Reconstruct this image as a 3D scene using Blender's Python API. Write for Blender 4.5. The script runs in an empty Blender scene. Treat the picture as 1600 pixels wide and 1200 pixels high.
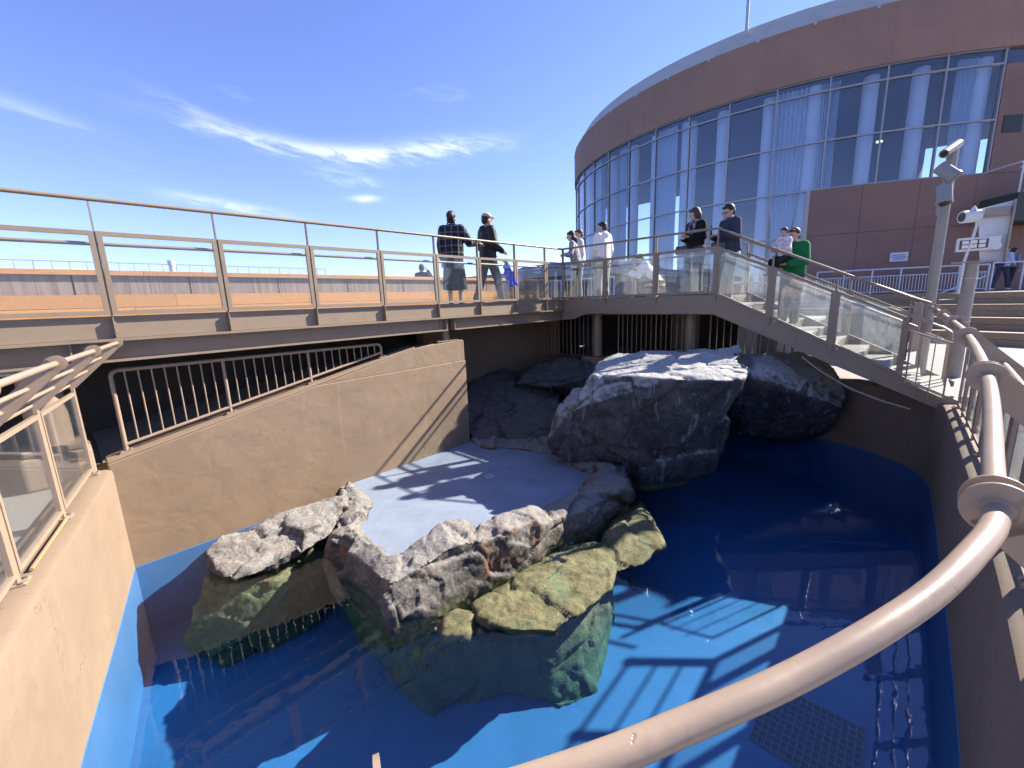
import bpy, bmesh, math, random
import numpy as np
from mathutils import Vector, Matrix, noise, geometry

random.seed(7)
SC = bpy.context.scene
COL = SC.collection
R_ = math.radians

# ------------------------------------------------------------------ camera
EYE = 1.65
FPX = 660.0                                   # focal length in pixels of a 1600 wide picture
PITCH = math.atan(129 / 660); ROLL = math.atan(0.0365)
_f = Vector((0, math.cos(PITCH), -math.sin(PITCH)))
_u0 = Vector((0, math.sin(PITCH), math.cos(PITCH)))
_r0 = Vector((1, 0, 0))
CR = _r0 * math.cos(ROLL) - _u0 * math.sin(ROLL)
CU = _r0 * math.sin(ROLL) + _u0 * math.cos(ROLL)
CF = _f
cam = bpy.data.objects.new('camera', bpy.data.cameras.new('camera'))
COL.objects.link(cam)
cam.matrix_world = Matrix(((CR.x, CU.x, -CF.x, 0), (CR.y, CU.y, -CF.y, 0), (CR.z, CU.z, -CF.z, EYE), (0, 0, 0, 1)))
cam.data.sensor_width = 36.0
cam.data.lens = FPX / 1600 * 36
cam.data.clip_start = 0.02
cam.data.clip_end = 3000
SC.camera = cam

# ------------------------------------------------------------------ light
SUN_AZ = 66.5; SUN_EL = 34.7                    # azimuth clockwise from +Y
sun = bpy.data.objects.new('sun', bpy.data.lights.new('sun', 'SUN'))
COL.objects.link(sun)
sun.data.energy = 5.0
sun.data.angle = R_(0.55)
sun.data.color = (1.0, 0.955, 0.88)
sdir = Vector((math.sin(R_(SUN_AZ)) * math.cos(R_(SUN_EL)), math.cos(R_(SUN_AZ)) * math.cos(R_(SUN_EL)), math.sin(R_(SUN_EL))))
sun.rotation_euler = sdir.to_track_quat('Z', 'Y').to_euler()
sun.location = sdir * 60

world = bpy.data.worlds.new('World'); SC.world = world
world.use_nodes = True
wt = world.node_tree; wt.nodes.clear()
def wn(t, **k):
    n = wt.nodes.new(t)
    for a, b in k.items(): setattr(n, a, b)
    return n
def wmath(op, a, b=None, c=None):
    n = wn('ShaderNodeMath', operation=op)
    for i, v in enumerate((a, b, c)):
        if v is None: continue
        if isinstance(v, (int, float)): n.inputs[i].default_value = v
        else: wt.links.new(v, n.inputs[i])
    return n.outputs[0]
sky = wn('ShaderNodeTexSky', sky_type='NISHITA')
sky.sun_disc = False
sky.sun_elevation = R_(SUN_EL); sky.sun_rotation = R_(SUN_AZ)
sky.air_density = 1.0; sky.dust_density = 0.0; sky.ozone_density = 3.0
tc = wn('ShaderNodeTexCoord')
sep = wn('ShaderNodeSeparateXYZ'); wt.links.new(tc.outputs['Generated'], sep.inputs[0])
az = wmath('ARCTAN2', sep.outputs[0], sep.outputs[1])
el = wmath('ARCSINE', sep.outputs[2])
def skynoise(tilt, sa, se, seed, detail):
    c, s = math.cos(tilt), math.sin(tilt)
    u = wmath('ADD', wmath('MULTIPLY', az, c * sa), wmath('MULTIPLY', el, s * sa))
    v = wmath('SUBTRACT', wmath('MULTIPLY', el, c * se), wmath('MULTIPLY', az, s * se))
    cx = wn('ShaderNodeCombineXYZ'); wt.links.new(u, cx.inputs[0]); wt.links.new(v, cx.inputs[1]); cx.inputs[2].default_value = seed
    nz = wn('ShaderNodeTexNoise'); nz.inputs['Scale'].default_value = 1.0; nz.inputs['Detail'].default_value = detail
    nz.inputs['Roughness'].default_value = 0.62; nz.inputs['Distortion'].default_value = 0.5
    wt.links.new(cx.outputs[0], nz.inputs['Vector']); return nz.outputs['Fac']
streak = skynoise(-0.16, 13, 62, 1.3, 6)
def cirrus(a0, e0, la, le, tilt, amount):
    """one wisp of cirrus: a soft elongated patch torn by the streaky noise"""
    da = wmath('SUBTRACT', az, a0); de = wmath('SUBTRACT', el, e0)
    c, s = math.cos(tilt), math.sin(tilt)
    u = wmath('ADD', wmath('MULTIPLY', da, c), wmath('MULTIPLY', de, s))
    v = wmath('SUBTRACT', wmath('MULTIPLY', de, c), wmath('MULTIPLY', da, s))
    vw = wmath('ADD', v, wmath('MULTIPLY', wmath('SUBTRACT', streak, 0.5), le * 2.2))
    g = wmath('ADD', wmath('POWER', wmath('DIVIDE', u, la), 2.0), wmath('POWER', wmath('DIVIDE', vw, le), 2.0))
    return wmath('MULTIPLY', wmath('EXPONENT', wmath('MULTIPLY', g, -1.0)), amount)
WISPS = [(-0.47, 0.312, 0.130, 0.012, -0.10, 0.38), (-0.30, 0.303, 0.110, 0.014, 0.02, 0.62), (-0.12, 0.322, 0.100, 0.016, 0.06, 0.55),
         (-0.79, 0.300, 0.07, 0.012, -0.20, 0.13), (-0.30, 0.222, 0.030, 0.006, 0.06, 0.6), (-0.55, 0.195, 0.10, 0.009, -0.12, 0.4), (-0.33, 0.262, 0.06, 0.014, -0.1, 0.25),
         (-0.57, 0.335, 0.07, 0.009, -0.30, 0.25)]
cl = None
for w in WISPS:
    o = cirrus(*w); cl = o if cl is None else wmath('ADD', cl, o)
n2 = wmath('MULTIPLY', wmath('SUBTRACT', streak, 0.33), 3.0); n2.node.use_clamp = True
# the same thin cirrus scattered sparsely over the rest of the sky
sp = wmath('MULTIPLY', wmath('SUBTRACT', skynoise(-0.16, 3.0, 11, 4.0, 3), 0.66), 0.6); sp.node.use_clamp = True
cl = wmath('MULTIPLY', wmath('ADD', cl, sp), n2); cl.node.use_clamp = True
tint = wn('ShaderNodeMix', data_type='RGBA', blend_type='MULTIPLY'); tint.inputs[0].default_value = 1.0
wt.links.new(sky.outputs[0], tint.inputs[6]); tint.inputs[7].default_value = (1.22, 1.14, 1.62, 1)
mixc = wn('ShaderNodeMix', data_type='RGBA'); wt.links.new(cl, mixc.inputs[0])
wt.links.new(tint.outputs[2], mixc.inputs[6]); mixc.inputs[7].default_value = (10.5, 11.0, 11.8, 1)
bg = wn('ShaderNodeBackground'); bg.inputs[1].default_value = 0.064
wo = wn('ShaderNodeOutputWorld')
wt.links.new(mixc.outputs[2], bg.inputs[0]); wt.links.new(bg.outputs[0], wo.inputs[0])

SC.view_settings.view_transform = 'Standard'
SC.view_settings.look = 'None'
SC.view_settings.exposure = 1.45
SC.view_settings.gamma = 1.0
SC.cycles.max_bounces = 7
SC.cycles.diffuse_bounces = 2
SC.cycles.glossy_bounces = 3
SC.cycles.transmission_bounces = 8
SC.cycles.transparent_max_bounces = 20
SC.cycles.use_adaptive_sampling = True; SC.cycles.adaptive_threshold = 0.03
SC.cycles.caustics_reflective = False
SC.cycles.caustics_refractive = False
SC.cycles.use_denoising = True
world.cycles.sampling_method = 'MANUAL'; world.cycles.sample_map_resolution = 256

# ------------------------------------------------------------------ helpers
P0 = Vector((-4.05, 4.39, 0)); D = Vector((.685, .728, 0)).normalized(); N = Vector((.728, -.685, 0)).normalized()
Z = Vector((0, 0, 1))
def W(t, n, z=0.0): return P0 + D * t + N * n + Z * z          # t along the footbridge, n towards the pool
def at(px, py, z):                                            # ground point at height z seen at a picture position
    d = CR * (px - 800) - CU * (py - 600) + CF * FPX
    k = (z - EYE) / d.z
    return Vector((0, 0, EYE)) + d * k

class MB:
    def __init__(s): s.v = []; s.f = []
    def add(s, vs, fs):
        b = len(s.v); s.v += [Vector(v) for v in vs]; s.f += [tuple(b + i for i in f) for f in fs]; return s
    def box(s, c, ax, ay, az_):
        """box round c with half-axes ax, ay, az_"""
        c = Vector(c)
        vs = [c + ax * i + ay * j + az_ * k for k in (-1, 1) for j in (-1, 1) for i in (-1, 1)]
        return s.add(vs, [(0, 2, 3, 1), (4, 5, 7, 6), (0, 1, 5, 4), (2, 6, 7, 3), (0, 4, 6, 2), (1, 3, 7, 5)])
    def tnbox(s, t0, t1, n0, n1, z0, z1):
        return s.box(W((t0 + t1) / 2, (n0 + n1) / 2, (z0 + z1) / 2), D * ((t1 - t0) / 2), N * ((n1 - n0) / 2), Z * ((z1 - z0) / 2))
    def bar(s, p, q, w, h, up=Z):
        p = Vector(p); q = Vector(q); d = (q - p); L = d.length; d = d / L
        side = d.cross(up)
        if side.length < 1e-4: side = d.cross(Vector((1, 0, 0)))
        side.normalize(); u = side.cross(d).normalized()
        return s.box((p + q) / 2, d * (L / 2), side * (w / 2), u * (h / 2))
    def tube(s, pts, r, seg=10, cap=True, r1=None):
        pts = [Vector(p) for p in pts]; n = len(pts); base = len(s.v)
        prev = None
        for i, p in enumerate(pts):
            d = (pts[min(i + 1, n - 1)] - pts[max(i - 1, 0)]).normalized()
            if prev is None:
                a = d.cross(Z)
                if a.length < 1e-3: a = d.cross(Vector((1, 0, 0)))
                a.normalize()
            else:
                a = prev - d * prev.dot(d); a.normalize()
            prev = a; b = d.cross(a)
            rr = r if r1 is None else r + (r1 - r) * i / (n - 1)
            for k in range(seg):
                an = 2 * math.pi * k / seg
                s.v.append(p + (a * math.cos(an) + b * math.sin(an)) * rr)
        for i in range(n - 1):
            for k in range(seg):
                k2 = (k + 1) % seg
                s.f.append((base + i * seg + k, base + i * seg + k2, base + (i + 1) * seg + k2, base + (i + 1) * seg + k))
        if cap:
            s.f.append(tuple(base + k for k in reversed(range(seg))))
            s.f.append(tuple(base + (n - 1) * seg + k for k in range(seg)))
        return s
    def disc(s, c, ax, r, th, seg=20):
        ax = Vector(ax).normalized()
        return s.tube([Vector(c) - ax * th / 2, Vector(c) + ax * th / 2], r, seg)
    def prism(s, poly, ext):
        """flat polygon (list of points) pushed along ext"""
        n = len(poly); a = [Vector(p) for p in poly]; b = [p + Vector(ext) for p in a]
        return s.add(a + b, [tuple(reversed(range(n))), tuple(range(n, 2 * n))] + [(i, (i + 1) % n, n + (i + 1) % n, n + i) for i in range(n)])
    def sweep(s, path, prof, closed=False):
        """path: list of (point, outward, up); prof: list of (out, up) polygon, closed"""
        base = len(s.v); m = len(prof); n = len(path)
        for p, o, u in path:
            for a, b in prof: s.v.append(p + o * a + u * b)
        for i in range(n - 1):
            for k in range(m):
                k2 = (k + 1) % m
                s.f.append((base + i * m + k, base + (i + 1) * m + k, base + (i + 1) * m + k2, base + i * m + k2))
        s.f.append(tuple(base + k for k in range(m))); s.f.append(tuple(base + (n - 1) * m + k for k in reversed(range(m))))
        return s
    def mesh(s, name, off=Vector((0, 0, 0)), smooth=False, fix=True):
        me = bpy.data.meshes.new(name)
        me.from_pydata([tuple(v - off) for v in s.v], [], s.f)
        if fix:
            bm = bmesh.new(); bm.from_mesh(me); bmesh.ops.recalc_face_normals(bm, faces=bm.faces[:]); bm.to_mesh(me); bm.free()
        if smooth:
            me.polygons.foreach_set('use_smooth', [True] * len(me.polygons))
            me.update()
        return me

def finish(o, mat, parent):
    if mat is not None and not o.data.materials: o.data.materials.append(mat)
    COL.objects.link(o)
    if parent is not None: o.parent = parent
    return o
def wloc(o):
    p = Vector((0, 0, 0))
    while o is not None: p = p + Vector(o.location); o = o.parent
    return p
def bevel(o, w=0.004, seg=2):
    m = o.modifiers.new('bevel', 'BEVEL'); m.width = w; m.segments = seg; m.limit_method = 'ANGLE'; m.angle_limit = R_(40)
    return o
def shade(o, ang=35):
    o.data.polygons.foreach_set('use_smooth', [True] * len(o.data.polygons))
    try: o.data.set_sharp_from_angle(angle=R_(ang))
    except Exception: pass
    return o
def part(name, mb, mat, parent, smooth=False, bev=0):
    o = bpy.data.objects.new(name, mb.mesh(name, wloc(parent) if parent else Vector((0, 0, 0))))
    finish(o, mat, parent)
    if smooth: shade(o)
    if bev: bevel(o, bev)
    return o
def inst(name, me, loc, parent, rot=None, scale=None):
    o = bpy.data.objects.new(name, me); COL.objects.link(o)
    if parent is not None: o.parent = parent
    o.location = Vector(loc) - (wloc(parent) if parent is not None else Vector((0, 0, 0)))
    if rot is not None:
        if hasattr(rot, 'to_euler'): o.rotation_euler = rot.to_euler()
        else: o.rotation_euler = rot
    if scale is not None: o.scale = scale
    return o
def tag(o, label, cat, group=None, kind=None):
    if label: o['label'] = label
    if cat: o['category'] = cat
    if group: o['group'] = group
    if kind: o['kind'] = kind
    return o
def thing(name, label, cat, loc, group=None):
    o = bpy.data.objects.new(name, None); COL.objects.link(o); o.location = Vector(loc); o.empty_display_size = 0.1
    return tag(o, label, cat, group)
def struct(name, mb, mat, smooth=False):
    o = part(name, mb, mat, None, smooth); o['kind'] = 'structure'; return o

# ------------------------------------------------------------------ materials
MATS = {}
def nodes_of(name):
    m = bpy.data.materials.new(name); m.use_nodes = True
    nt = m.node_tree; nt.nodes.clear()
    out = nt.nodes.new('ShaderNodeOutputMaterial')
    MATS[name] = m
    return m, nt, out
class NT:
    def __init__(s, nt): s.nt = nt
    def n(s, t, **k):
        x = s.nt.nodes.new(t)
        for a, b in k.items(): setattr(x, a, b)
        return x
    def l(s, a, b): s.nt.links.new(a, b)
    def math(s, op, a, b=None, clamp=False):
        n = s.n('ShaderNodeMath', operation=op); n.use_clamp = clamp
        for i, v in enumerate((a, b)):
            if v is None: continue
            if isinstance(v, (int, float)): n.inputs[i].default_value = v
            else: s.l(v, n.inputs[i])
        return n.outputs[0]
    def coord(s, scale=(1, 1, 1), kind='world'):
        if kind == 'world': g = s.n('ShaderNodeNewGeometry').outputs['Position']
        else: g = s.n('ShaderNodeTexCoord').outputs['Object']
        m = s.n('ShaderNodeMapping'); m.inputs['Scale'].default_value = scale; s.l(g, m.inputs[0]); return m.outputs[0]
    def noise(s, vec, scale, detail=5, rough=0.55, dist=0.0):
        n = s.n('ShaderNodeTexNoise'); n.inputs['Scale'].default_value = scale; n.inputs['Detail'].default_value = detail
        n.inputs['Roughness'].default_value = rough; n.inputs['Distortion'].default_value = dist; s.l(vec, n.inputs['Vector']); return n.outputs['Fac']
    def ramp(s, fac, *stops):
        r = s.n('ShaderNodeValToRGB'); e = r.color_ramp.elements
        while len(e) < len(stops): e.new(0.5)
        for el_, (p, c) in zip(e, stops): el_.position = p; el_.color = (*c, 1) if len(c) == 3 else c
        s.l(fac, r.inputs[0]); return r.outputs[0]
    def mix(s, fac, a, b, blend='MIX'):
        m = s.n('ShaderNodeMix', data_type='RGBA', blend_type=blend)
        if isinstance(fac, (int, float)): m.inputs[0].default_value = fac
        else: s.l(fac, m.inputs[0])
        for i, v in ((6, a), (7, b)):
            if isinstance(v, tuple): m.inputs[i].default_value = (*v, 1)
            else: s.l(v, m.inputs[i])
        return m.outputs[2]
    def bump(s, h, strength, dist=0.01, normal=None):
        b = s.n('ShaderNodeBump'); b.inputs['Strength'].default_value = strength; b.inputs['Distance'].default_value = dist
        s.l(h, b.inputs['Height'])
        if normal is not None: s.l(normal, b.inputs['Normal'])
        return b.outputs[0]
    def pbr(s, out, color, rough=0.6, normal=None, metal=0.0, spec=0.5):
        p = s.n('ShaderNodeBsdfPrincipled')
        for key, v in (('Base Color', color), ('Roughness', rough), ('Metallic', metal), ('Specular IOR Level', spec)):
            if isinstance(v, tuple): p.inputs[key].default_value = (*v, 1)
            elif isinstance(v, (int, float)): p.inputs[key].default_value = v
            else: s.l(v, p.inputs[key])
        if normal is not None: s.l(normal, p.inputs['Normal'])
        if out is not None: s.l(p.outputs[0], out.inputs[0])
        return p

def _schlick(s, f0, normal=None):
    """mirror share by viewing angle, the same from both sides of the sheet"""
    g = s.n('ShaderNodeNewGeometry'); d = s.n('ShaderNodeVectorMath', operation='DOT_PRODUCT')
    s.l(g.outputs['Incoming'], d.inputs[0]); s.l(normal if normal is not None else g.outputs['Normal'], d.inputs[1])
    c = s.math('SUBTRACT', 1.0, s.math('ABSOLUTE', d.outputs['Value']), True)
    return s.math('ADD', s.math('MULTIPLY', s.math('POWER', c, 5.0), 1 - f0), f0, True)
NT.schlick = _schlick

def paint(name, col, rough=0.45, var=0.12, dirt=None, scale=6, bump=0.05, metal=0.0, streak=False, bscale=60):
    """painted or plain surface with slow tone variation, grime and fine relief"""
    m, nt, out = nodes_of(name); k = NT(nt)
    v = k.coord(); a = k.noise(v, scale, 6, 0.6)
    c = k.mix(k.math('MULTIPLY', a, 1.0), tuple(x * (1 - var) for x in col), tuple(min(1, x * (1 + var)) for x in col))
    if dirt is not None:
        vs = k.coord((3.0, 3.0, 0.35)) if streak else k.coord()
        b = k.noise(vs, scale * 1.7, 7, 0.65, 0.3)
        c = k.mix(k.ramp(b, (0.50, (0, 0, 0)), (0.72, (0.55,) * 3)), c, dirt)
    h = k.noise(v, bscale, 4, 0.6)
    rr = k.math('ADD', k.math('MULTIPLY', k.noise(v, scale * 3, 4), 0.25), rough - 0.12)
    k.pbr(out, c, rr, k.bump(h, bump, 0.01), metal)
    return m

M_STEEL = paint('painted_steel', (0.245, 0.180, 0.118), 0.45, 0.08, (0.185, 0.134, 0.088), 3, 0.04)
M_RAIL = paint('beige_rail_paint', (0.325, 0.228, 0.155), 0.42, 0.10, (0.25, 0.17, 0.11), 14, 0.09, bscale=26)
def railpaint():
    m, nt, out = nodes_of('tube_paint'); k = NT(nt)
    v = k.coord(); a = k.noise(v, 9, 5, 0.6); f = k.noise(v, 60, 4, 0.6)
    ch = k.noise(v, 34, 3, 0.55, 0.5); col = (0.335, 0.238, 0.160)
    c = k.mix(a, tuple(x * 0.88 for x in col), tuple(x * 1.1 for x in col))
    chip = k.ramp(ch, (0.70, (0, 0, 0)), (0.715, (1, 1, 1)))
    c = k.mix(k.math('MULTIPLY', chip, 0.6), c, (0.21, 0.135, 0.085))
    dirt = k.ramp(k.noise(v, 22, 6, 0.7), (0.55, (0, 0, 0)), (0.75, (0.5,) * 3))
    c = k.mix(dirt, c, (0.20, 0.14, 0.10))
    h = k.math('SUBTRACT', k.math('ADD', k.math('MULTIPLY', f, 0.10), k.math('MULTIPLY', k.noise(v, 18, 2), 0.25)), k.math('MULTIPLY', chip, 0.35))
    k.pbr(out, c, k.math('ADD', k.math('MULTIPLY', a, 0.25), 0.24), k.bump(h, 0.35, 0.006), 0, 0.5)
    return m
M_TUBE = railpaint()
M_RUST = paint('rusty_paint', (0.42, 0.22, 0.11), 0.7, 0.25, (0.22, 0.10, 0.05), 25, 0.2)
M_WHITE = paint('white_metal', (0.60, 0.61, 0.62), 0.4, 0.06, (0.5, 0.5, 0.48), 8, 0.03)
M_DARKMETAL = paint('dark_metal', (0.05, 0.05, 0.055), 0.5, 0.2, None, 8, 0.03)
M_DARK = paint('shade_toned_wall', (0.055, 0.045, 0.038), 0.85, 0.2, None, 2, 0.05)  # brown wall colour darkened to hold the shade under the bridge
M_CONC = paint('grey_concrete', (0.30, 0.285, 0.26), 0.85, 0.14, (0.18, 0.17, 0.155), 3, 0.25)
M_ALU = paint('aluminium_mullion', (0.30, 0.29, 0.29), 0.35, 0.06, None, 4, 0.02, metal=0.3)
M_ROOFMETAL = paint('roof_metal', (0.42, 0.42, 0.42), 0.45, 0.06, (0.3, 0.3, 0.3), 0.6, 0.02)
M_COLUMN = paint('white_column', (0.82, 0.83, 0.84), 0.6, 0.04, None, 1, 0.02)
M_BRIDGEDECK = paint('deck_boards', (0.27, 0.235, 0.19), 0.8, 0.15, (0.28, 0.24, 0.2), 3, 0.2)
M_GREENBOX = paint('dark_green_balcony', (0.035, 0.045, 0.040), 0.6, 0.15, None, 1.5, 0.03)
M_POLE = paint('greyish_pole', (0.27, 0.23, 0.19), 0.4, 0.07, (0.2, 0.165, 0.135), 5, 0.03)
M_BOLT = paint('zinc_bolt', (0.40, 0.36, 0.32), 0.35, 0.1, None, 20, 0.03, metal=0.6)
M_GREYBLD = paint('grey_far_building', (0.22, 0.225, 0.235), 0.8, 0.1, None, 0.5, 0.02)
M_BROWNBEAM = paint('wall_beige_pillar', (0.36, 0.27, 0.19), 0.6, 0.1, (0.25, 0.18, 0.12), 4, 0.08)

def stucco(name, col, dirt, cap=None):
    """rendered wall: trowel swirls, stains, rain streaks"""
    m, nt, out = nodes_of(name); k = NT(nt)
    v = k.coord()
    big = k.noise(v, 0.9, 5, 0.6, 0.4); mid = k.noise(v, 4.5, 7, 0.65, 0.9)
    streak = k.noise(k.coord((5.5, 5.5, 0.30)), 1.6, 6, 0.7)
    c = k.mix(k.ramp(big, (0.3, (0, 0, 0)), (0.75, (1, 1, 1))), tuple(x * 0.86 for x in col), tuple(x * 1.1 for x in col))
    c = k.mix(k.ramp(mid, (0.52, (0, 0, 0)), (0.80, (0.5,) * 3)), c, dirt)
    c = k.mix(k.ramp(streak, (0.60, (0, 0, 0)), (0.78, (0.55,) * 3)), c, tuple(min(1, x * 1.45) for x in col))
    sw = k.noise(k.coord((1, 1, 1.3)), 2.4, 3, 0.5, 0.3)
    vor = k.n('ShaderNodeTexVoronoi', feature='DISTANCE_TO_EDGE'); vor.inputs['Scale'].default_value = 0.9
    wv = k.n('ShaderNodeVectorMath', operation='ADD'); k.l(v, wv.inputs[0])
    nn = k.n('ShaderNodeTexNoise'); nn.inputs['Scale'].default_value = 3.0; nn.inputs['Detail'].default_value = 4; k.l(v, nn.inputs['Vector'])
    k.l(nn.outputs['Color'], wv.inputs[1]); k.l(wv.outputs[0], vor.inputs['Vector'])
    line = k.ramp(vor.outputs['Distance'], (0.0, (1, 1, 1)), (0.006, (0, 0, 0)))
    line = k.math('MULTIPLY', line, k.ramp(big, (0.50, (0, 0, 0)), (0.62, (0.8,) * 3)))
    c = k.mix(line, c, tuple(x * 0.35 for x in col))
    hb = k.math('ADD', k.math('MULTIPLY', sw, 1.0), k.math('MULTIPLY', k.noise(v, 90, 3), 0.06))
    k.pbr(out, c, 0.72, k.bump(hb, 0.45, 0.03), 0, 0.35)
    return m
M_STUCCO = stucco('beige_stucco', (0.250, 0.170, 0.105), (0.175, 0.115, 0.07))
M_STUCCO2 = stucco('pool_wall_stucco', (0.238, 0.166, 0.108), (0.168, 0.114, 0.073))

def brickred(name, col):
    m, nt, out = nodes_of(name); k = NT(nt)
    v = k.coord(); a = k.noise(v, 0.35, 5, 0.6); b = k.noise(k.coord((1, 1, 0.15)), 1.4, 5, 0.6)
    c = k.mix(k.ramp(a, (0.3, (0, 0, 0)), (0.7, (1, 1, 1))), tuple(x * 0.88 for x in col), tuple(x * 1.1 for x in col))
    c = k.mix(k.ramp(b, (0.55, (0, 0, 0)), (0.8, (0.4,) * 3)), c, tuple(x * 0.72 for x in col))
    h = k.noise(v, 14, 4)
    k.pbr(out, c, 0.7, k.bump(h, 0.25, 0.02), 0, 0.3)
    return m
M_REDWALL = brickred('russet_wall', (0.31, 0.182, 0.130))
M_REDWALL2 = brickred('russet_wall_dark', (0.245, 0.145, 0.112))

def wood(name, col, dark, along=(0.6, 9, 9), rough=0.7):
    m, nt, out = nodes_of(name); k = NT(nt)
    oi = k.n('ShaderNodeObjectInfo')
    a = k.noise(k.coord(along, 'object'), 2.2, 7, 0.6, 0.4)
    c = k.mix(k.ramp(a, (0.3, (0, 0, 0)), (0.75, (1, 1, 1))), dark, col)
    hs = k.n('ShaderNodeHueSaturation'); k.l(c, hs.inputs['Color'])
    k.l(k.math('ADD', k.math('MULTIPLY', oi.outputs['Random'], 0.22), 0.9), hs.inputs['Value'])
    k.pbr(out, hs.outputs[0], rough, k.bump(a, 0.2, 0.01), 0, 0.3)
    return m
M_BOARD = wood('orange_board', (0.48, 0.232, 0.080), (0.40, 0.185, 0.062))
M_BENCHWOOD = wood('bench_timber', (0.42, 0.29, 0.17), (0.30, 0.20, 0.115))

def ribbed(name, col):
    m, nt, out = nodes_of(name); k = NT(nt)
    w = k.n('ShaderNodeTexNoise'); w.inputs['Scale'].default_value = 3.0; w.inputs['Detail'].default_value = 3
    k.l(k.coord((6, 6, 0.05)), w.inputs['Vector'])
    s = k.noise(k.coord((1, 1, 0.4)), 5, 6, 0.6)
    c = k.mix(k.ramp(w.outputs['Fac'], (0.35, (0, 0, 0)), (0.65, (1, 1, 1))), tuple(x * 0.75 for x in col), tuple(x * 1.2 for x in col))
    c = k.mix(k.ramp(s, (0.5, (0, 0, 0)), (0.8, (0.4,) * 3)), c, (0.34, 0.26, 0.20))
    k.pbr(out, c, 0.75, k.bump(w.outputs['Fac'], 0.4, 0.02), 0, 0.3)
    return m
M_RIB = ribbed('ribbed_brown_panel', (0.215, 0.155, 0.115))

def paving(name, col):
    m, nt, out = nodes_of(name); k = NT(nt)
    v = k.coord(); a = k.noise(v, 55, 5, 0.7); b = k.noise(v, 0.8, 5, 0.6)
    c = k.mix(k.ramp(a, (0.35, (0, 0, 0)), (0.65, (1, 1, 1))), tuple(x * 0.78 for x in col), tuple(x * 1.2 for x in col))
    c = k.mix(k.ramp(b, (0.45, (0, 0, 0)), (0.75, (0.5,) * 3)), c, tuple(x * 0.75 for x in col))
    k.pbr(out, c, 0.85, k.bump(a, 0.4, 0.008), 0, 0.3)
    return m
M_PAVE = paving('washed_concrete_paving', (0.29, 0.262, 0.232))
M_JOINT = paint('paving_joint', (0.17, 0.15, 0.13), 0.9, 0.1, None, 8, 0.1)

def glass(name, tint, ior=1.45, haze=0.03, rough=0.0, hazecol=(0.8, 0.82, 0.84), smear=True):
    """clear pane: see-through with mirror reflection by angle and a film of dust"""
    m, nt, out = nodes_of(name); k = NT(nt)
    tr = k.n('ShaderNodeBsdfTransparent'); tr.inputs[0].default_value = (*tint, 1)
    gl = k.n('ShaderNodeBsdfGlossy'); gl.inputs['Roughness'].default_value = rough; gl.inputs['Color'].default_value = (0.95, 0.97, 1, 1)
    mx = k.n('ShaderNodeMixShader'); k.l(k.schlick(((ior - 1) / (ior + 1)) ** 2), mx.inputs[0]); k.l(tr.outputs[0], mx.inputs[1]); k.l(gl.outputs[0], mx.inputs[2])
    df = k.n('ShaderNodeBsdfDiffuse'); df.inputs[0].default_value = (*hazecol, 1)
    tl = k.n('ShaderNodeBsdfTranslucent'); tl.inputs[0].default_value = (*hazecol, 1)
    dm = k.n('ShaderNodeMixShader'); dm.inputs[0].default_value = 0.5; k.l(df.outputs[0], dm.inputs[1]); k.l(tl.outputs[0], dm.inputs[2])
    m2 = k.n('ShaderNodeMixShader')
    if smear:
        s = k.noise(k.coord((3, 3, 0.8)), 5, 7, 0.7, 1.0)
        k.l(k.math('MULTIPLY', k.ramp(s, (0.35, (0.25,) * 3), (0.75, (1, 1, 1))), haze), m2.inputs[0])
    else: m2.inputs[0].default_value = haze
    k.l(mx.outputs[0], m2.inputs[1]); k.l(dm.outputs[0], m2.inputs[2])
    k.l(m2.outputs[0], out.inputs[0])
    return m
M_GLASS = glass('guard_glass', (0.955, 0.975, 0.975), 1.42, 0.035)
M_GLASS_OLD = glass('weathered_guard_glass', (0.94, 0.965, 0.965), 1.45, 0.085)
M_WINDOW = glass('curtain_wall_glass', (0.80, 0.85, 0.91), 1.68, 0.004, 0.0, smear=False)

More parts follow.
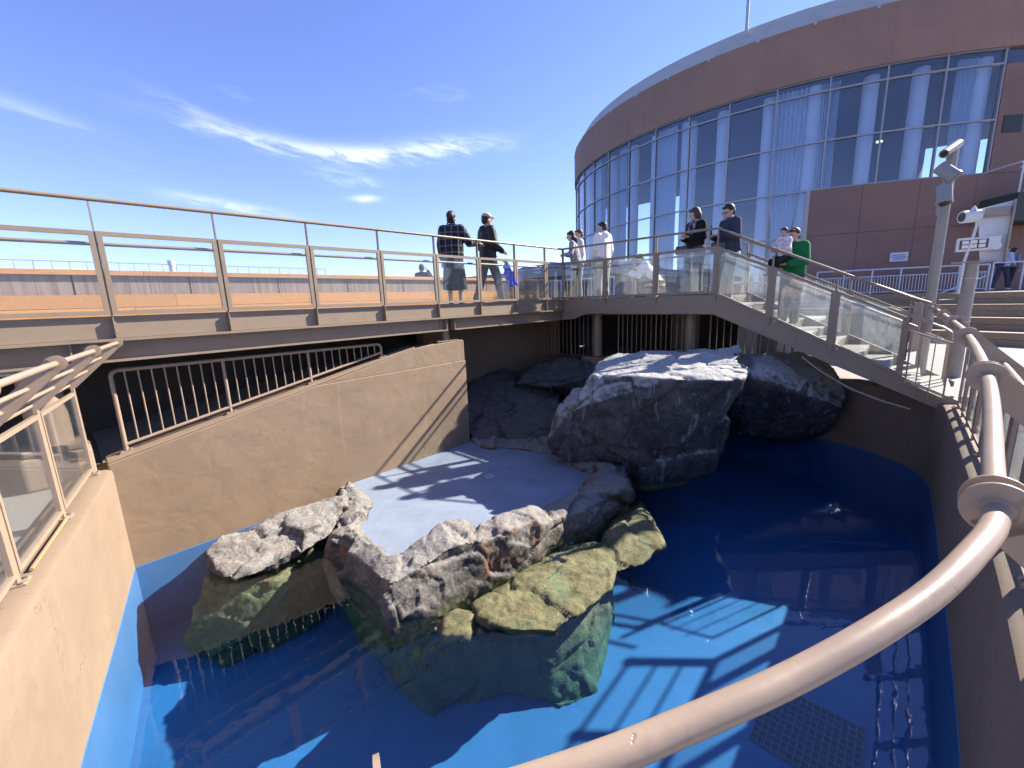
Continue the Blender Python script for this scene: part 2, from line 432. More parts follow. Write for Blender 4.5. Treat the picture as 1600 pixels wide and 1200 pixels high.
# rock: grey stone, crusted upward faces paled for sunlight as well, rust, wet dark band and algae below the water line
WATER_Z = -1.13
def rockmat(name, light, dark, sun_crust=0.75, rust=0.35, streaks=0.0, algae=True, tide=0.0, sun_crustcol=(0.32, 0.288, 0.245), lo=0.45):
    m, nt, out = nodes_of(name); k = NT(nt)
    v = k.coord()
    geo = k.n('ShaderNodeNewGeometry'); sp_ = k.n('ShaderNodeSeparateXYZ'); k.l(geo.outputs['Position'], sp_.inputs[0])
    nz_ = k.n('ShaderNodeSeparateXYZ'); k.l(geo.outputs['Normal'], nz_.inputs[0])
    big = k.noise(v, 1.7, 8, 0.62, 0.5); mid = k.noise(v, 7, 8, 0.66, 0.6); fine = k.noise(v, 34, 6, 0.7)
    c = k.mix(k.ramp(big, (0.36, (0, 0, 0)), (0.64, (1, 1, 1))), dark, light)
    c = k.mix(k.ramp(mid, (0.40, (0, 0, 0)), (0.66, (0.8,) * 3)), c, tuple(x * 0.42 for x in dark))
    rs = k.noise(v, 2.6, 6, 0.6, 1.2)
    c = k.mix(k.math('MULTIPLY', k.ramp(rs, (0.53, (0, 0, 0)), (0.68, (1, 1, 1))), rust), c, (0.27, 0.135, 0.065))
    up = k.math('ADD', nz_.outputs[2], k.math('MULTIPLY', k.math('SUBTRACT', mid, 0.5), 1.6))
    c = k.mix(k.math('MULTIPLY', k.ramp(up, (lo, (0, 0, 0)), (lo + 0.45, (1, 1, 1))), sun_crust), c, sun_crustcol)  # dry pale coat that also paints sunlit brightness on upward faces
    if streaks:
        st = k.noise(k.coord((6, 6, 0.55)), 1.3, 7, 0.68, 0.5)
        c = k.mix(k.math('MULTIPLY', k.ramp(st, (0.56, (0, 0, 0)), (0.70, (1, 1, 1))), streaks), c, (0.42, 0.42, 0.41))
    c = k.mix(k.ramp(fine, (0.30, (0.55,) * 3), (0.55, (1, 1, 1))), (0, 0, 0), c)
    rough = 0.8
    if algae:
        edge = k.math('ADD', sp_.outputs[2], k.math('MULTIPLY', k.math('SUBTRACT', mid, 0.5), 0.10))
        wet = k.ramp(k.math('MULTIPLY', k.math('SUBTRACT', WATER_Z + 0.07 + tide, edge), 11.0, True), (0, (0, 0, 0)), (1, (1, 1, 1)))
        c = k.mix(k.math('MULTIPLY', wet, 0.62), c, (0.035, 0.03, 0.022))
        alg = k.ramp(k.math('MULTIPLY', k.math('SUBTRACT', WATER_Z - 0.01 + tide, edge), 16.0, True), (0, (0, 0, 0)), (1, (1, 1, 1)))
        ac = k.mix(k.ramp(mid, (0.36, (0, 0, 0)), (0.66, (1, 1, 1))), (0.085, 0.080, 0.034), (0.222, 0.188, 0.088))
        ac = k.mix(k.ramp(big, (0.52, (0, 0, 0)), (0.70, (0.7,) * 3)), ac, (0.15, 0.22, 0.115))
        deep = k.ramp(k.math('MULTIPLY', k.math('SUBTRACT', WATER_Z - 0.22, edge), 2.6, True), (0, (0, 0, 0)), (1, (1, 1, 1)))
        ac = k.mix(deep, ac, (0.075, 0.115, 0.06))
        ac = k.mix(k.ramp(fine, (0.28, (0.5,) * 3), (0.55, (1, 1, 1))), (0.03, 0.035, 0.01), ac)
        c = k.mix(alg, c, ac)
    hb = k.math('ADD', k.math('ADD', k.math('MULTIPLY', mid, 0.8), k.math('MULTIPLY', fine, 0.35)), k.math('MULTIPLY', k.noise(v, 110, 4, 0.7), 0.12))
    k.pbr(out, c, rough, k.bump(hb, 0.9, 0.035), 0, 0.35)
    return m
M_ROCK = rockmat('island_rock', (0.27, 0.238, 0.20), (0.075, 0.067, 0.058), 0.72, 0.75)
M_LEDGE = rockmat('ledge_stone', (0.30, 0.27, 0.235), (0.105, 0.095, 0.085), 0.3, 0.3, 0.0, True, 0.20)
M_BOULDER = rockmat('dark_boulder', (0.135, 0.132, 0.130), (0.052, 0.051, 0.052), 0.92, 0.15, 0.7, True, 0.0, (0.46, 0.425, 0.375), 0.30)  # base darkened for shade, pale upper coat keeps the sunlit top bright
M_BACKROCK = rockmat('back_rock', (0.065, 0.058, 0.052), (0.028, 0.025, 0.023), 0.3, 0.25, 0.15)  # base colour lowered to deepen the shade under the bridge

def poolpaint(name, col, rough=0.5, scale=1.2, worn=0.35):
    m, nt, out = nodes_of(name); k = NT(nt)
    v = k.coord(); a = k.noise(v, scale, 5, 0.6, 0.5); b = k.noise(v, 9, 6, 0.65)
    sc_ = k.noise(k.coord((1, 7, 1)), 4, 6, 0.7, 1.5)
    c = k.mix(k.ramp(a, (0.3, (0, 0, 0)), (0.7, (1, 1, 1))), tuple(x * 0.86 for x in col), tuple(min(1, x * 1.12) for x in col))
    c = k.mix(k.ramp(b, (0.55, (0, 0, 0)), (0.75, (0.35,) * 3)), c, tuple(x * 0.7 for x in col))
    c = k.mix(k.ramp(sc_, (0.60, (0, 0, 0)), (0.68, (worn,) * 3)), c, tuple(min(1, x * 1.5 + 0.02) for x in col))
    k.pbr(out, c, rough, k.bump(b, 0.15, 0.01), 0, 0.4)
    return m
M_POOL = poolpaint('blue_pool_paint', (0.050, 0.152, 0.320))
M_PLATFORM = poolpaint('pale_blue_paint', (0.225, 0.262, 0.318), 0.6, 2.0, 0.5)

def watermat():
    m, nt, out = nodes_of('water'); k = NT(nt)
    v = k.coord()
    rip = k.math('ADD', k.math('MULTIPLY', k.noise(v, 3.2, 3, 0.5, 0.4), 1.0), k.math('MULTIPLY', k.noise(v, 11, 2, 0.5, 0.3), 0.22))
    bm_ = k.bump(rip, 0.035, 0.05)
    tr = k.n('ShaderNodeBsdfTransparent'); tr.inputs[0].default_value = (0.97, 0.985, 0.99, 1)
    gl = k.n('ShaderNodeBsdfGlossy'); gl.inputs['Roughness'].default_value = 0.0; k.l(bm_, gl.inputs['Normal'])
    mx = k.n('ShaderNodeMixShader'); k.l(k.schlick(0.06, bm_), mx.inputs[0]); k.l(tr.outputs[0], mx.inputs[1]); k.l(gl.outputs[0], mx.inputs[2])
    k.l(mx.outputs[0], out.inputs[0])
    ab = k.n('ShaderNodeVolumeAbsorption'); ab.inputs['Color'].default_value = (0.25, 0.78, 0.92, 1); ab.inputs['Density'].default_value = 0.42
    k.l(ab.outputs[0], out.inputs['Volume'])
    return m
M_WATER = watermat()

def cloth(name, col, rough=0.9, plaid=None, camo=None):
    m, nt, out = nodes_of(name); k = NT(nt)
    v = k.coord((1, 1, 1), 'object')
    a = k.noise(v, 16, 5, 0.6)
    c = k.mix(a, tuple(x * 0.8 for x in col), tuple(min(1, x * 1.2) for x in col))
    if plaid:
        s = k.n('ShaderNodeSeparateXYZ'); k.l(v, s.inputs[0])
        for ax in (0, 2):
            f = k.math('FRACT', k.math('MULTIPLY', s.outputs[ax], 8.5))
            c = k.mix(k.math('MULTIPLY', k.math('LESS_THAN', f, 0.16), 0.75), c, plaid)
    if camo:
        n2 = k.noise(v, 22, 3, 0.5)
        c = k.mix(k.ramp(n2, (0.50, (0, 0, 0)), (0.53, (1, 1, 1))), c, camo)
    f = k.noise(k.coord((1, 1, 0.5), 'object'), 9, 4, 0.6, 0.6)
    k.pbr(out, c, rough, k.bump(f, 0.5, 0.03), 0, 0.25)
    return m
M_SKIN = paint('skin', (0.50, 0.30, 0.21), 0.5, 0.06, None, 8, 0.02)
M_HAIR = paint('black_hair', (0.012, 0.010, 0.009), 0.62, 0.3, None, 30, 0.3)
M_HAIRB = paint('brown_hair', (0.05, 0.027, 0.016), 0.62, 0.3, None, 30, 0.3)
M_SHOE = paint('dark_shoe', (0.03, 0.03, 0.033), 0.5, 0.2, None, 10, 0.05)
M_SHOEW = paint('pale_shoe', (0.6, 0.58, 0.55), 0.5, 0.1, None, 10, 0.05)
M_BLACKPL = paint('black_plastic', (0.015, 0.015, 0.017), 0.3, 0.1, None, 10, 0.01)

# ------------------------------------------------------------------ pool outline
def catmull(pts, step=0.06):
    pts = [Vector(p) for p in pts]; out = []
    ext = [pts[0] * 2 - pts[1]] + pts + [pts[-1] * 2 - pts[-2]]
    for i in range(1, len(ext) - 2):
        a, b, c, d = ext[i - 1], ext[i], ext[i + 1], ext[i + 2]
        n = max(2, int((c - b).length / step))
        for j in range(n):
            s = j / n
            out.append(0.5 * ((2 * b) + (c - a) * s + (2 * a - 5 * b + 4 * c - d) * s * s + (3 * b - a - 3 * c + d) * s ** 3))
    out.append(pts[-1]); return out
def framed(path):
    """(point, outward) along a path of world points with the pool on its left"""
    r = []
    for i, p in enumerate(path):
        d = (path[min(i + 1, len(path) - 1)] - path[max(i - 1, 0)]); d.z = 0; d.normalize()
        r.append((p, d.cross(Z)))
    return r
TOPZ = 1.38                                                        # height of the leaning railing's top tube
TUBE_TN = [(0.06, -0.35), (0.0, 0.0), (-0.24, 1.2), (-0.49, 2.4), (-0.66, 3.3), (-0.86, 4.2)]
# the stretch in front of the camera dips a little lower (picture x, picture y, height)
NEAR = [(560, 1290, 1.17), (750, 1250, 1.17), (950, 1184, 1.175), (1050, 1142, 1.18), (1150, 1100, 1.19), (1250, 1053, 1.20), (1350, 998, 1.22), (1450, 932, 1.24), (1515, 870, 1.26), (1556, 812, 1.27), (1552, 740, 1.285)]
def flat(p): return Vector((p.x, p.y, 0))
TUBE = [W(t, n, TOPZ) for t, n in TUBE_TN] + [W(-1.0, 4.75, 1.32), W(-0.96, 5.15, 1.25), W(-0.76, 5.48, 1.2)] + [at(*q) for q in NEAR] + [W(t, n, z) for t, n, z in [(1.587, 6.16, 1.36), (2.99, 6.20, TOPZ), (4.5, 6.20, TOPZ), (5.6, 6.19, TOPZ), (6.6, 6.18, TOPZ), (7.55, 6.16, TOPZ)]]
TUBE = catmull(TUBE, 0.03)
TUBEZ = [p.z for p in TUBE]
TUBE = framed([flat(p) for p in TUBE])
OVER = 0.26                                                        # how far the top tube leans over the pool
ARRIS = [p + o * OVER for p, o in TUBE]
ARRIS = ARRIS[:-1] + catmull([ARRIS[-1], W(8.2, 6.25), W(8.75, 5.75), W(9.15, 5.0), W(9.4, 4.0), W(9.5, 2.6), W(9.5, 0.0), W(9.5, -1.6)], 0.12)
ARR = framed(ARRIS)
def wall_path(lst): return [(p, o, Z) for p, o in lst]

# ------------------------------------------------------------------ ground, sea, deck
mb = MB(); mb.add([(-900, -900, -9), (900, -900, -9), (900, 900, -9), (-900, 900, -9)], [(0, 1, 2, 3)])
M_SEA = paint('sea_water', (0.03, 0.07, 0.11), 0.12, 0.2, None, 0.05, 0.2, bscale=0.8)
struct('sea', mb, M_SEA)
def poly_sheet(mb, outer, hole, z):
    ov = [Vector((p[0], p[1], z)) for p in outer]; hv = [Vector((p[0], p[1], z)) for p in hole]
    tris = geometry.tessellate_polygon([ov, hv] if hole else [ov])
    mb.add(ov + hv, tris); return mb
hole = [p + o * 0.28 for p, o in ARR] + [W(4.6, -1.6), W(4.6, -0.36), W(-0.3, -0.36)]
outer = [Vector((-30, -12, 0)), Vector((60, -12, 0)), Vector((60, 70, 0)), W(34, -2.4), W(-26, -2.4)]
ground = poly_sheet(MB(), outer, hole, 0.0)
g = struct('ground', ground, M_PAVE)
for (a, b) in [((2.0, 6.75), (2.0, 16)), ((4.4, 6.75), (4.4, 16)), ((6.8, 6.75), (6.8, 16)), ((9.2, 6.75), (9.2, 16))]:
    part('paving_joint', MB().bar(W(*a, 0.002), W(*b, 0.002), 0.012, 0.006), M_JOINT, g)
for n in (8.2, 10.6, 13.0):
    part('paving_joint', MB().bar(W(-2, n, 0.0026), W(13, n, 0.0026), 0.012, 0.006), M_JOINT, g)
# pool floor
floor = struct('pool_floor', poly_sheet(MB(), [p + o * 0.1 for p, o in ARR] + [W(4.6, -1.6), W(4.6, -0.3), W(-0.3, -0.3)], [], -2.0), M_POOL)

# pool walls
t_ = thing('pool_wall', 'curved beige rendered pool wall round the near end of the blue pool', 'wall', W(-0.6, 3.0, 0))
prof = [(0.0, -2.08), (0.0, 0.015), (0.012, 0.042), (0.04, 0.058), (0.27, 0.06), (0.30, 0.05), (0.30, -2.08)]
part('wall_body', MB().sweep(wall_path(ARR), prof), M_STUCCO2, t_, smooth=True)
lin = [(-0.006, -2.08), (-0.006, -1.12), (0.004, -1.115), (0.004, -2.08)]
part('blue_lining', MB().sweep(wall_path(ARR), lin), M_POOL, t_, smooth=True)['label'] = 'blue painted lining below the water line'

t_ = thing('ramp_wall', 'beige rendered wall with a rising top edge beside the pool', 'wall', W(2.2, -0.2, -1))
def tz(pts, n): return [W(t, n, z) for t, z in pts]
low = [(-0.28, -2.08), (-0.28, 0.11), (1.98, 0.579), (4.745, 0.60), (4.745, -2.08)]
up = [(1.98, 0.575), (2.2, 0.62), (3.66, 0.925), (3.9, 0.955), (4.70, 0.985), (4.735, 0.965), (4.735, 0.597)]
bevel(part('lower_wall', MB().prism(tz(low, -0.08), N * -0.30), M_STUCCO, t_), 0.012)
bevel(part('upper_wall', MB().prism(tz(up, -0.092), N * -0.28), M_STUCCO, t_), 0.012)
cop = [(-0.27, 0.118), (1.98, 0.585), (3.66, 0.931), (3.66, 0.955), (1.98, 0.610), (-0.27, 0.142)]
part('coping', MB().prism(tz(cop, -0.10), N * -0.25), M_RAIL, t_)
part('blue_lining', MB().tnbox(-0.25, 1.2, -0.081, -0.072, -2.05, -1.115), M_POOL, t_)['label'] = 'blue painted lining below the water line'
part('bearing_plate', MB().tnbox(4.15, 4.62, -0.36, -0.10, 0.984, 1.006), M_STEEL, t_)

# under the bridge: ramp, rear wall with shade in its colour
struct('ramp_floor', MB().add([W(-0.3, -0.37, 0.02), W(4.72, -0.37, 0.86), W(4.72, -2.4, 0.86), W(-0.3, -2.4, 0.02)], [(0, 1, 2, 3)]), M_CONC)
t_ = thing('undercroft_wall', 'wall coloured dark for the shade under the footbridge behind the ramp', 'wall', W(2, -2.5, 0))
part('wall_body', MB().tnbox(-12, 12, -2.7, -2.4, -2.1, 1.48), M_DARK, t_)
t_ = thing('pool_back_wall', 'shaded brown wall behind the rocks under the footbridge', 'wall', W(7, -1.7, -1))
part('wall_body', MB().tnbox(4.9, 9.75, -1.85, -1.6, -2.1, 1.45), M_STUCCO, t_)

# water body
wb = MB()
wpoly = [p + o * 0.06 for p, o in ARR] + [W(4.6, -1.62), W(4.6, -0.2), W(-0.2, -0.2)]
tr_ = geometry.tessellate_polygon([wpoly])
nv = len(wpoly)
wb.add([Vector((p.x, p.y, WATER_Z)) for p in wpoly] + [Vector((p.x, p.y, -2.04)) for p in wpoly],
       [tuple(t) for t in tr_] + [tuple(nv + i for i in reversed(t)) for t in tr_] + [(i, (i + 1) % nv, nv + (i + 1) % nv, nv + i) for i in range(nv)])
struct('water', wb, M_WATER)

# ------------------------------------------------------------------ rocks
SIDE = bpy.data.scenes.new('side')
def remesh(bm, voxel, name):
    me = bpy.data.meshes.new(name); bm.to_mesh(me); bm.free()
    o = bpy.data.objects.new(name, me); SIDE.collection.objects.link(o)
    md = o.modifiers.new('r', 'REMESH'); md.mode = 'VOXEL'; md.voxel_size = voxel
    vl = SIDE.view_layers[0]; vl.update(); dg = vl.depsgraph
    res = bpy.data.meshes.new_from_object(o.evaluated_get(dg))
    bpy.data.objects.remove(o); bpy.data.meshes.remove(me)
    return res
def smooth_mesh(me, it, fac=0.5):
    bm = bmesh.new(); bm.from_mesh(me)
    for _ in range(it): bmesh.ops.smooth_vert(bm, verts=bm.verts, factor=fac, use_axis_x=True, use_axis_y=True, use_axis_z=True)
    bm.to_mesh(me); bm.free()
def rock(name, label, hulls, mat, voxel=0.03, amp=0.07, grain=(1, 1, 1), seed=0.0, smooth=2, crack=0.05, scale=1.0):
    bm = bmesh.new()
    for pts in hulls:
        vs = [bm.verts.new(p) for p in pts]
        r = bmesh.ops.convex_hull(bm, input=vs)
        junk = [e for e in r['geom_interior'] + r['geom_unused'] if isinstance(e, bmesh.types.BMVert)]
        if junk: bmesh.ops.delete(bm, geom=list(set(junk)), context='VERTS')
    me = remesh(bm, voxel, name)
    smooth_mesh(me, smooth)
    n = len(me.vertices)
    co = np.empty(n * 3); me.vertices.foreach_get('co', co); co = co.reshape(-1, 3)
    no = np.empty(n * 3); me.vertex_normals.foreach_get('vector', no); no = no.reshape(-1, 3)
    g = Vector(grain); off = Vector((seed, seed * 1.7, seed * 0.6))
    d = np.empty(n)
    for i in range(n):
        p = Vector(co[i]); q = Vector((p.x * g.x, p.y * g.y, p.z * g.z)) * scale + off
        q = q + noise.noise_vector(q * 1.3) * 0.10
        big = noise.fractal(q * 0.9, 1.0, 2.0, 2)
        rid = noise.ridged_multi_fractal(q * 1.6, 0.9, 2.2, 5, 1.0, 2.0)
        h = 0.0                                                     # broken planes: every cell is a tilted facet
        for fs, fa in ((1.0, 1.0), (2.5, 0.34), (6.0, 0.06)):
            dist, pt = noise.voronoi(q * fs)
            cv = noise.cell_vector(pt[0] * 7.3 + Vector((0.37, 0.11, 0.73))) - Vector((0.5, 0.5, 0.5))
            h += fa * ((q * fs - pt[0]).dot(cv) * 1.5 + cv.x * 0.55)
            if fs < 2: cr = min(1.0, (dist[1] - dist[0]) * 16.0)
        fine = noise.fractal(q * 8.0, 0.75, 2.2, 4)
        d[i] = amp * (0.45 * big + 0.22 * (rid - 1.2) + 1.15 * h + 0.11 * fine) - crack * (1 - cr) * 0.6
    co = co + no * d[:, None]
    me.vertices.foreach_set('co', co.reshape(-1)); me.update()
    c = Vector(co.mean(0)); c.z = co[:, 2].min()
    me.transform(Matrix.Translation(-c))
    me.materials.clear(); me.materials.append(mat)
    o = bpy.data.objects.new(name, me); o.location = c; COL.objects.link(o)
    me.polygons.foreach_set('use_smooth', [True] * len(me.polygons))
    return tag(o, label, 'rock')

PLAT = [(550, 763), (579, 779), (585, 796), (571, 823), (582, 853), (613, 880), (639, 870), (666, 862), (690, 846), (720, 842), (745, 846), (780, 829), (819, 815), (845, 797), (872, 780), (912, 762), (917, 746), (893, 730), (849, 711), (810, 705), (759, 702), (738, 697)]
RIMO = [(540, 772), (528, 800), (512, 850), (508, 872), (540, 900), (612, 985), (648, 968), (680, 950), (706, 934), (740, 914), (762, 905), (800, 890), (835, 868), (862, 846), (900, 830), (965, 800), (990, 770), (985, 735), (900, 700), (830, 680), (765, 672), (735, 672)]
CREST = [-0.90, -0.90, -0.93, -0.88, -0.80, -0.71, -0.68, -0.65, -0.63, -0.65, -0.70, -0.68, -0.72, -0.88, -0.90, -0.88, -0.9, -0.9, -0.92, -0.95, -0.95, -0.95]
pin = [at(x, y, -1.02) for x, y in PLAT]; pout = [at(x, y, WATER_Z) for x, y in RIMO]
PLZ = -1.02
plat = poly_sheet(MB(), [p.lerp(q, 0.3) for p, q in zip(pin, pout)] + [W(4.6, -0.1), W(2.1, -0.1)], [], PLZ)
pl = part('rock_platform', plat, M_PLATFORM, None)
tag(pl, 'pale blue painted flat basin floor inside the rock rim', 'platform')
part('drain_ring', MB().tube([at(764, 744, PLZ) + Vector((0.055 * math.cos(a), 0.055 * math.sin(a), 0.004)) for a in np.linspace(0, 2 * math.pi, 25)], 0.008, 6), M_WHITE, pl, True)
rng = random.Random(3)
hl = []
for i in range(len(PLAT) - 1):
    a0, a1, b0, b1 = pin[i], pin[i + 1], pout[i], pout[i + 1]
    m0, m1 = a0.lerp(b0, 0.40), a1.lerp(b1, 0.40); c0, c1 = a0.lerp(b0, 0.86), a1.lerp(b1, 0.86)
    j = lambda v, z: Vector((v.x, v.y, z))
    hl.append([j(a0, -1.3), j(a1, -1.3), j(a0.lerp(b0, .06), -0.99), j(a1.lerp(b1, .06), -0.99), j(m0, CREST[i]), j(m1, CREST[i + 1]),
               j(c0, CREST[i] - 0.05), j(c1, CREST[i + 1] - 0.05), j(b0, -1.18), j(b1, -1.18), j(b0.lerp(a0, .15), -1.5), j(b1.lerp(a1, .15), -1.5)])
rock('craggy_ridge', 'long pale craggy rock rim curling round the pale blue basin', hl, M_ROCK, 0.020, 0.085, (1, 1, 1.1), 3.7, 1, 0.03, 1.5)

# left rock beside the ramp wall, its foot under water
def P(lst): return [at(*p) for p in lst]
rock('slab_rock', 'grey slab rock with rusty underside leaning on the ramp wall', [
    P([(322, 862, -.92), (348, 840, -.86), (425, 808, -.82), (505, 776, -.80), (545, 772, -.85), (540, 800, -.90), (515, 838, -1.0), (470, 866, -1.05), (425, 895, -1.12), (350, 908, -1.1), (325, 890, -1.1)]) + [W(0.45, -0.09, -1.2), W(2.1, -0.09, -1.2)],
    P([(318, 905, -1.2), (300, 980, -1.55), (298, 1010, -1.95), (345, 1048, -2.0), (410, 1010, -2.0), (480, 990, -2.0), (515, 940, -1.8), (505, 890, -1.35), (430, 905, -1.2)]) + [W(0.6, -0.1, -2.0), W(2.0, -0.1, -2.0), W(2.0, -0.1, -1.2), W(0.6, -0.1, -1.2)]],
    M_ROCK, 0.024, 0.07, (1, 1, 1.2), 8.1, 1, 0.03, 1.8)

rock('submerged_rock', 'green algae covered rock base on the pool floor below the rim', [
    P([(525, 925, -1.45), (545, 985, -2.02), (640, 1090, -2.02), (688, 1122, -2.02), (735, 1098, -2.02), (800, 1085, -2.02), (810, 1010, -1.55), (760, 960, -1.40), (700, 950, -1.35), (640, 985, -1.4), (600, 985, -1.4)]) + [at(620, 900, -1.4), at(760, 880, -1.4), at(760, 880, -2.0), at(600, 900, -2.0)],
    P([(800, 1085, -2.02), (875, 1115, -2.02), (925, 1095, -2.02), (948, 1030, -2.02), (970, 935, -2.02), (950, 930, -1.45), (900, 985, -1.5), (835, 990, -1.42), (810, 1010, -1.5)]) + [at(850, 900, -2.0), at(860, 890, -1.4), at(780, 960, -1.4)]],
    M_ROCK, 0.028, 0.07, (1, 1, 1.1), 4.4, 1, 0.03, 1.6)
rock('ledge_rock', 'yellow olive algae covered ledge at the water line beside the pale rim', [
    P([(738, 945, -1.10), (800, 903, -1.08), (872, 878, -1.07), (940, 852, -1.10), (965, 880, -1.11), (955, 920, -1.12), (915, 955, -1.11), (868, 988, -1.10), (800, 985, -1.10), (748, 968, -1.10)]) +
    P([(760, 950, -1.45), (800, 985, -1.42), (868, 985, -1.42), (945, 930, -1.45)]) + [at(840, 860, -1.6), at(920, 840, -1.6)],
    P([(935, 855, -1.10), (960, 825, -1.08), (1000, 800, -1.08), (1022, 820, -1.10), (1038, 850, -1.14), (1005, 882, -1.16), (965, 895, -1.15)]) +
    P([(960, 890, -1.5), (1035, 855, -1.5)]) + [at(960, 800, -1.6), at(1000, 780, -1.6)],
    P([(672, 985, -1.12), (712, 955, -1.09), (738, 965, -1.12), (732, 1000, -1.16), (700, 1000, -1.16), (690, 960, -1.4), (730, 950, -1.4)])],
    M_LEDGE, 0.022, 0.045, (1, 1, 1.2), 6.2, 1, 0.02, 1.7)

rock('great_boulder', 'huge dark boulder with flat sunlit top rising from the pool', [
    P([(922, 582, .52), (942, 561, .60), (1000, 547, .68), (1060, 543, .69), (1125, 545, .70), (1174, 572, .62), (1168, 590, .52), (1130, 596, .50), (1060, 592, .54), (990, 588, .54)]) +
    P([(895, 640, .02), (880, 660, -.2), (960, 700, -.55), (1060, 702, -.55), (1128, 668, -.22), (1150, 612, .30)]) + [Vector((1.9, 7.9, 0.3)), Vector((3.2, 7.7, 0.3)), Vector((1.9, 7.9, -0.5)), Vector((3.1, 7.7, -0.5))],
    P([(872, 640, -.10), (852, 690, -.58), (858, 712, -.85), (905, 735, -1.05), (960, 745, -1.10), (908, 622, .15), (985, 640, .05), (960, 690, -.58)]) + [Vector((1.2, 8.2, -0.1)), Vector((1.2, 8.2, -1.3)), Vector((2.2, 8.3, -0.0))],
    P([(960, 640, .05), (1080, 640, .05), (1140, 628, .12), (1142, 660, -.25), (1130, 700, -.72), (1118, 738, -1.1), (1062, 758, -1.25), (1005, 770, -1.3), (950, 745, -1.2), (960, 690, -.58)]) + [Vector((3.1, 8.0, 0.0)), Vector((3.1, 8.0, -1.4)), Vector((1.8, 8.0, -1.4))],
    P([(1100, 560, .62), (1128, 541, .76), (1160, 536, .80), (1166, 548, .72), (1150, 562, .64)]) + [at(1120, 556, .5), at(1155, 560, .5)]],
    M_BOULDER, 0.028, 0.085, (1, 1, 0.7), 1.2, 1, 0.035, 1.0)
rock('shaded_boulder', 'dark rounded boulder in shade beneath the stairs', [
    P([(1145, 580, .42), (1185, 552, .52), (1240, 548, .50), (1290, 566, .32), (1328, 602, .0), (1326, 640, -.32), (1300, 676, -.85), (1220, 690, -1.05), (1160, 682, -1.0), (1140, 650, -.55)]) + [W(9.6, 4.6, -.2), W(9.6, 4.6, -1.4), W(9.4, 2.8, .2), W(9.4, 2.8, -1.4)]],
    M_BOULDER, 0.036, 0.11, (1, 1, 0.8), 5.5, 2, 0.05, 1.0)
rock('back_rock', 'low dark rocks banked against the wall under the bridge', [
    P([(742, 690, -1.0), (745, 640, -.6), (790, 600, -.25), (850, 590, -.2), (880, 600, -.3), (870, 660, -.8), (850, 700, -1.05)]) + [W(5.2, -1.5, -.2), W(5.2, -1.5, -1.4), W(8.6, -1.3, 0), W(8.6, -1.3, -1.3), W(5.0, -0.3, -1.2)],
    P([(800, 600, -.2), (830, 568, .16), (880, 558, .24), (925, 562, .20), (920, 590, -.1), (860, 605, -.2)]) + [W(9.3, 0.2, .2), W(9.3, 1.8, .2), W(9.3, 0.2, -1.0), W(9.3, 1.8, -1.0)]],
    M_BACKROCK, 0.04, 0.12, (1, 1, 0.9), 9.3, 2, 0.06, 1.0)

# ------------------------------------------------------------------ small shared meshes
def unit_cyl(name, r, seg=8):
    return MB().tube([(0, 0, 0), (0, 0, 1)], r, seg).mesh(name, smooth=False)
def mat_mesh(me, mat, smooth=True):
    me.materials.append(mat)
    if smooth:
        me.polygons.foreach_set('use_smooth', [True] * len(me.polygons))
        try: me.set_sharp_from_angle(angle=R_(40))
        except Exception: pass
    return me
ME_BAL = mat_mesh(unit_cyl('baluster', 0.0085, 8), M_RAIL)
ME_BALW = mat_mesh(unit_cyl('white_baluster', 0.013, 6), M_WHITE)
ME_BALD = mat_mesh(unit_cyl('steel_baluster', 0.010, 6), M_STEEL)
ME_BOLT = mat_mesh(MB().tube([(0, 0, 0), (0, 0, 0.012)], 0.014, 6).mesh('bolt'), M_BOLT, False)
ME_BIGBOLT = mat_mesh(MB().tube([(0, 0, 0), (0, 0, 0.02)], 0.022, 6).mesh('bolt'), M_STEEL, False)

def frame_panel(parent, p0, p1, z0a, z1a, z0b, z1b, thick, side, mat, gmat, w=0.045):
    """framed glass panel between two plan points; sheared when the ends differ in height"""
    up = Z
    a0, a1 = p0 + Z * z0a, p0 + Z * z1a; b0, b1 = p1 + Z * z0b, p1 + Z * z1b
    f = MB()
    dirv = (p1 - p0).normalized()
    def quadbar(q):                          # q: four corner points in the plane
        f.prism([v - side * thick / 2 for v in q], side * thick)
    dh = dirv * w
    def zl(s, hi):                           # height at fraction along the panel
        return (z1a + (z1b - z1a) * s) if hi else (z0a + (z0b - z0a) * s)
    L = (p1 - p0).length; s = w / L
    quadbar([a0, p0 + dh + Z * zl(s, False), p0 + dh + Z * zl(s, True), a1])
    quadbar([p1 - dh + Z * zl(1 - s, False), b0, b1, p1 - dh + Z * zl(1 - s, True)])
    quadbar([p0 + dh + Z * zl(s, False), p1 - dh + Z * zl(1 - s, False), p1 - dh + Z * (zl(1 - s, False) + w), p0 + dh + Z * (zl(s, False) + w)])
    quadbar([p0 + dh + Z * (zl(s, True) - w), p1 - dh + Z * (zl(1 - s, True) - w), p1 - dh + Z * zl(1 - s, True), p0 + dh + Z * zl(s, True)])
    fr = part('panel_frame', f, mat, parent)
    g_ = MB()
    e = 0.008
    q = [p0 + dh * .9 + Z * (zl(s, False) + w - e), p1 - dh * .9 + Z * (zl(1 - s, False) + w - e), p1 - dh * .9 + Z * (zl(1 - s, True) - w + e), p0 + dh * .9 + Z * (zl(s, True) - w + e)]
    g_.prism([v - side * 0.004 for v in q], side * 0.008)
    part('glass_pane', g_, gmat, fr)
    return fr

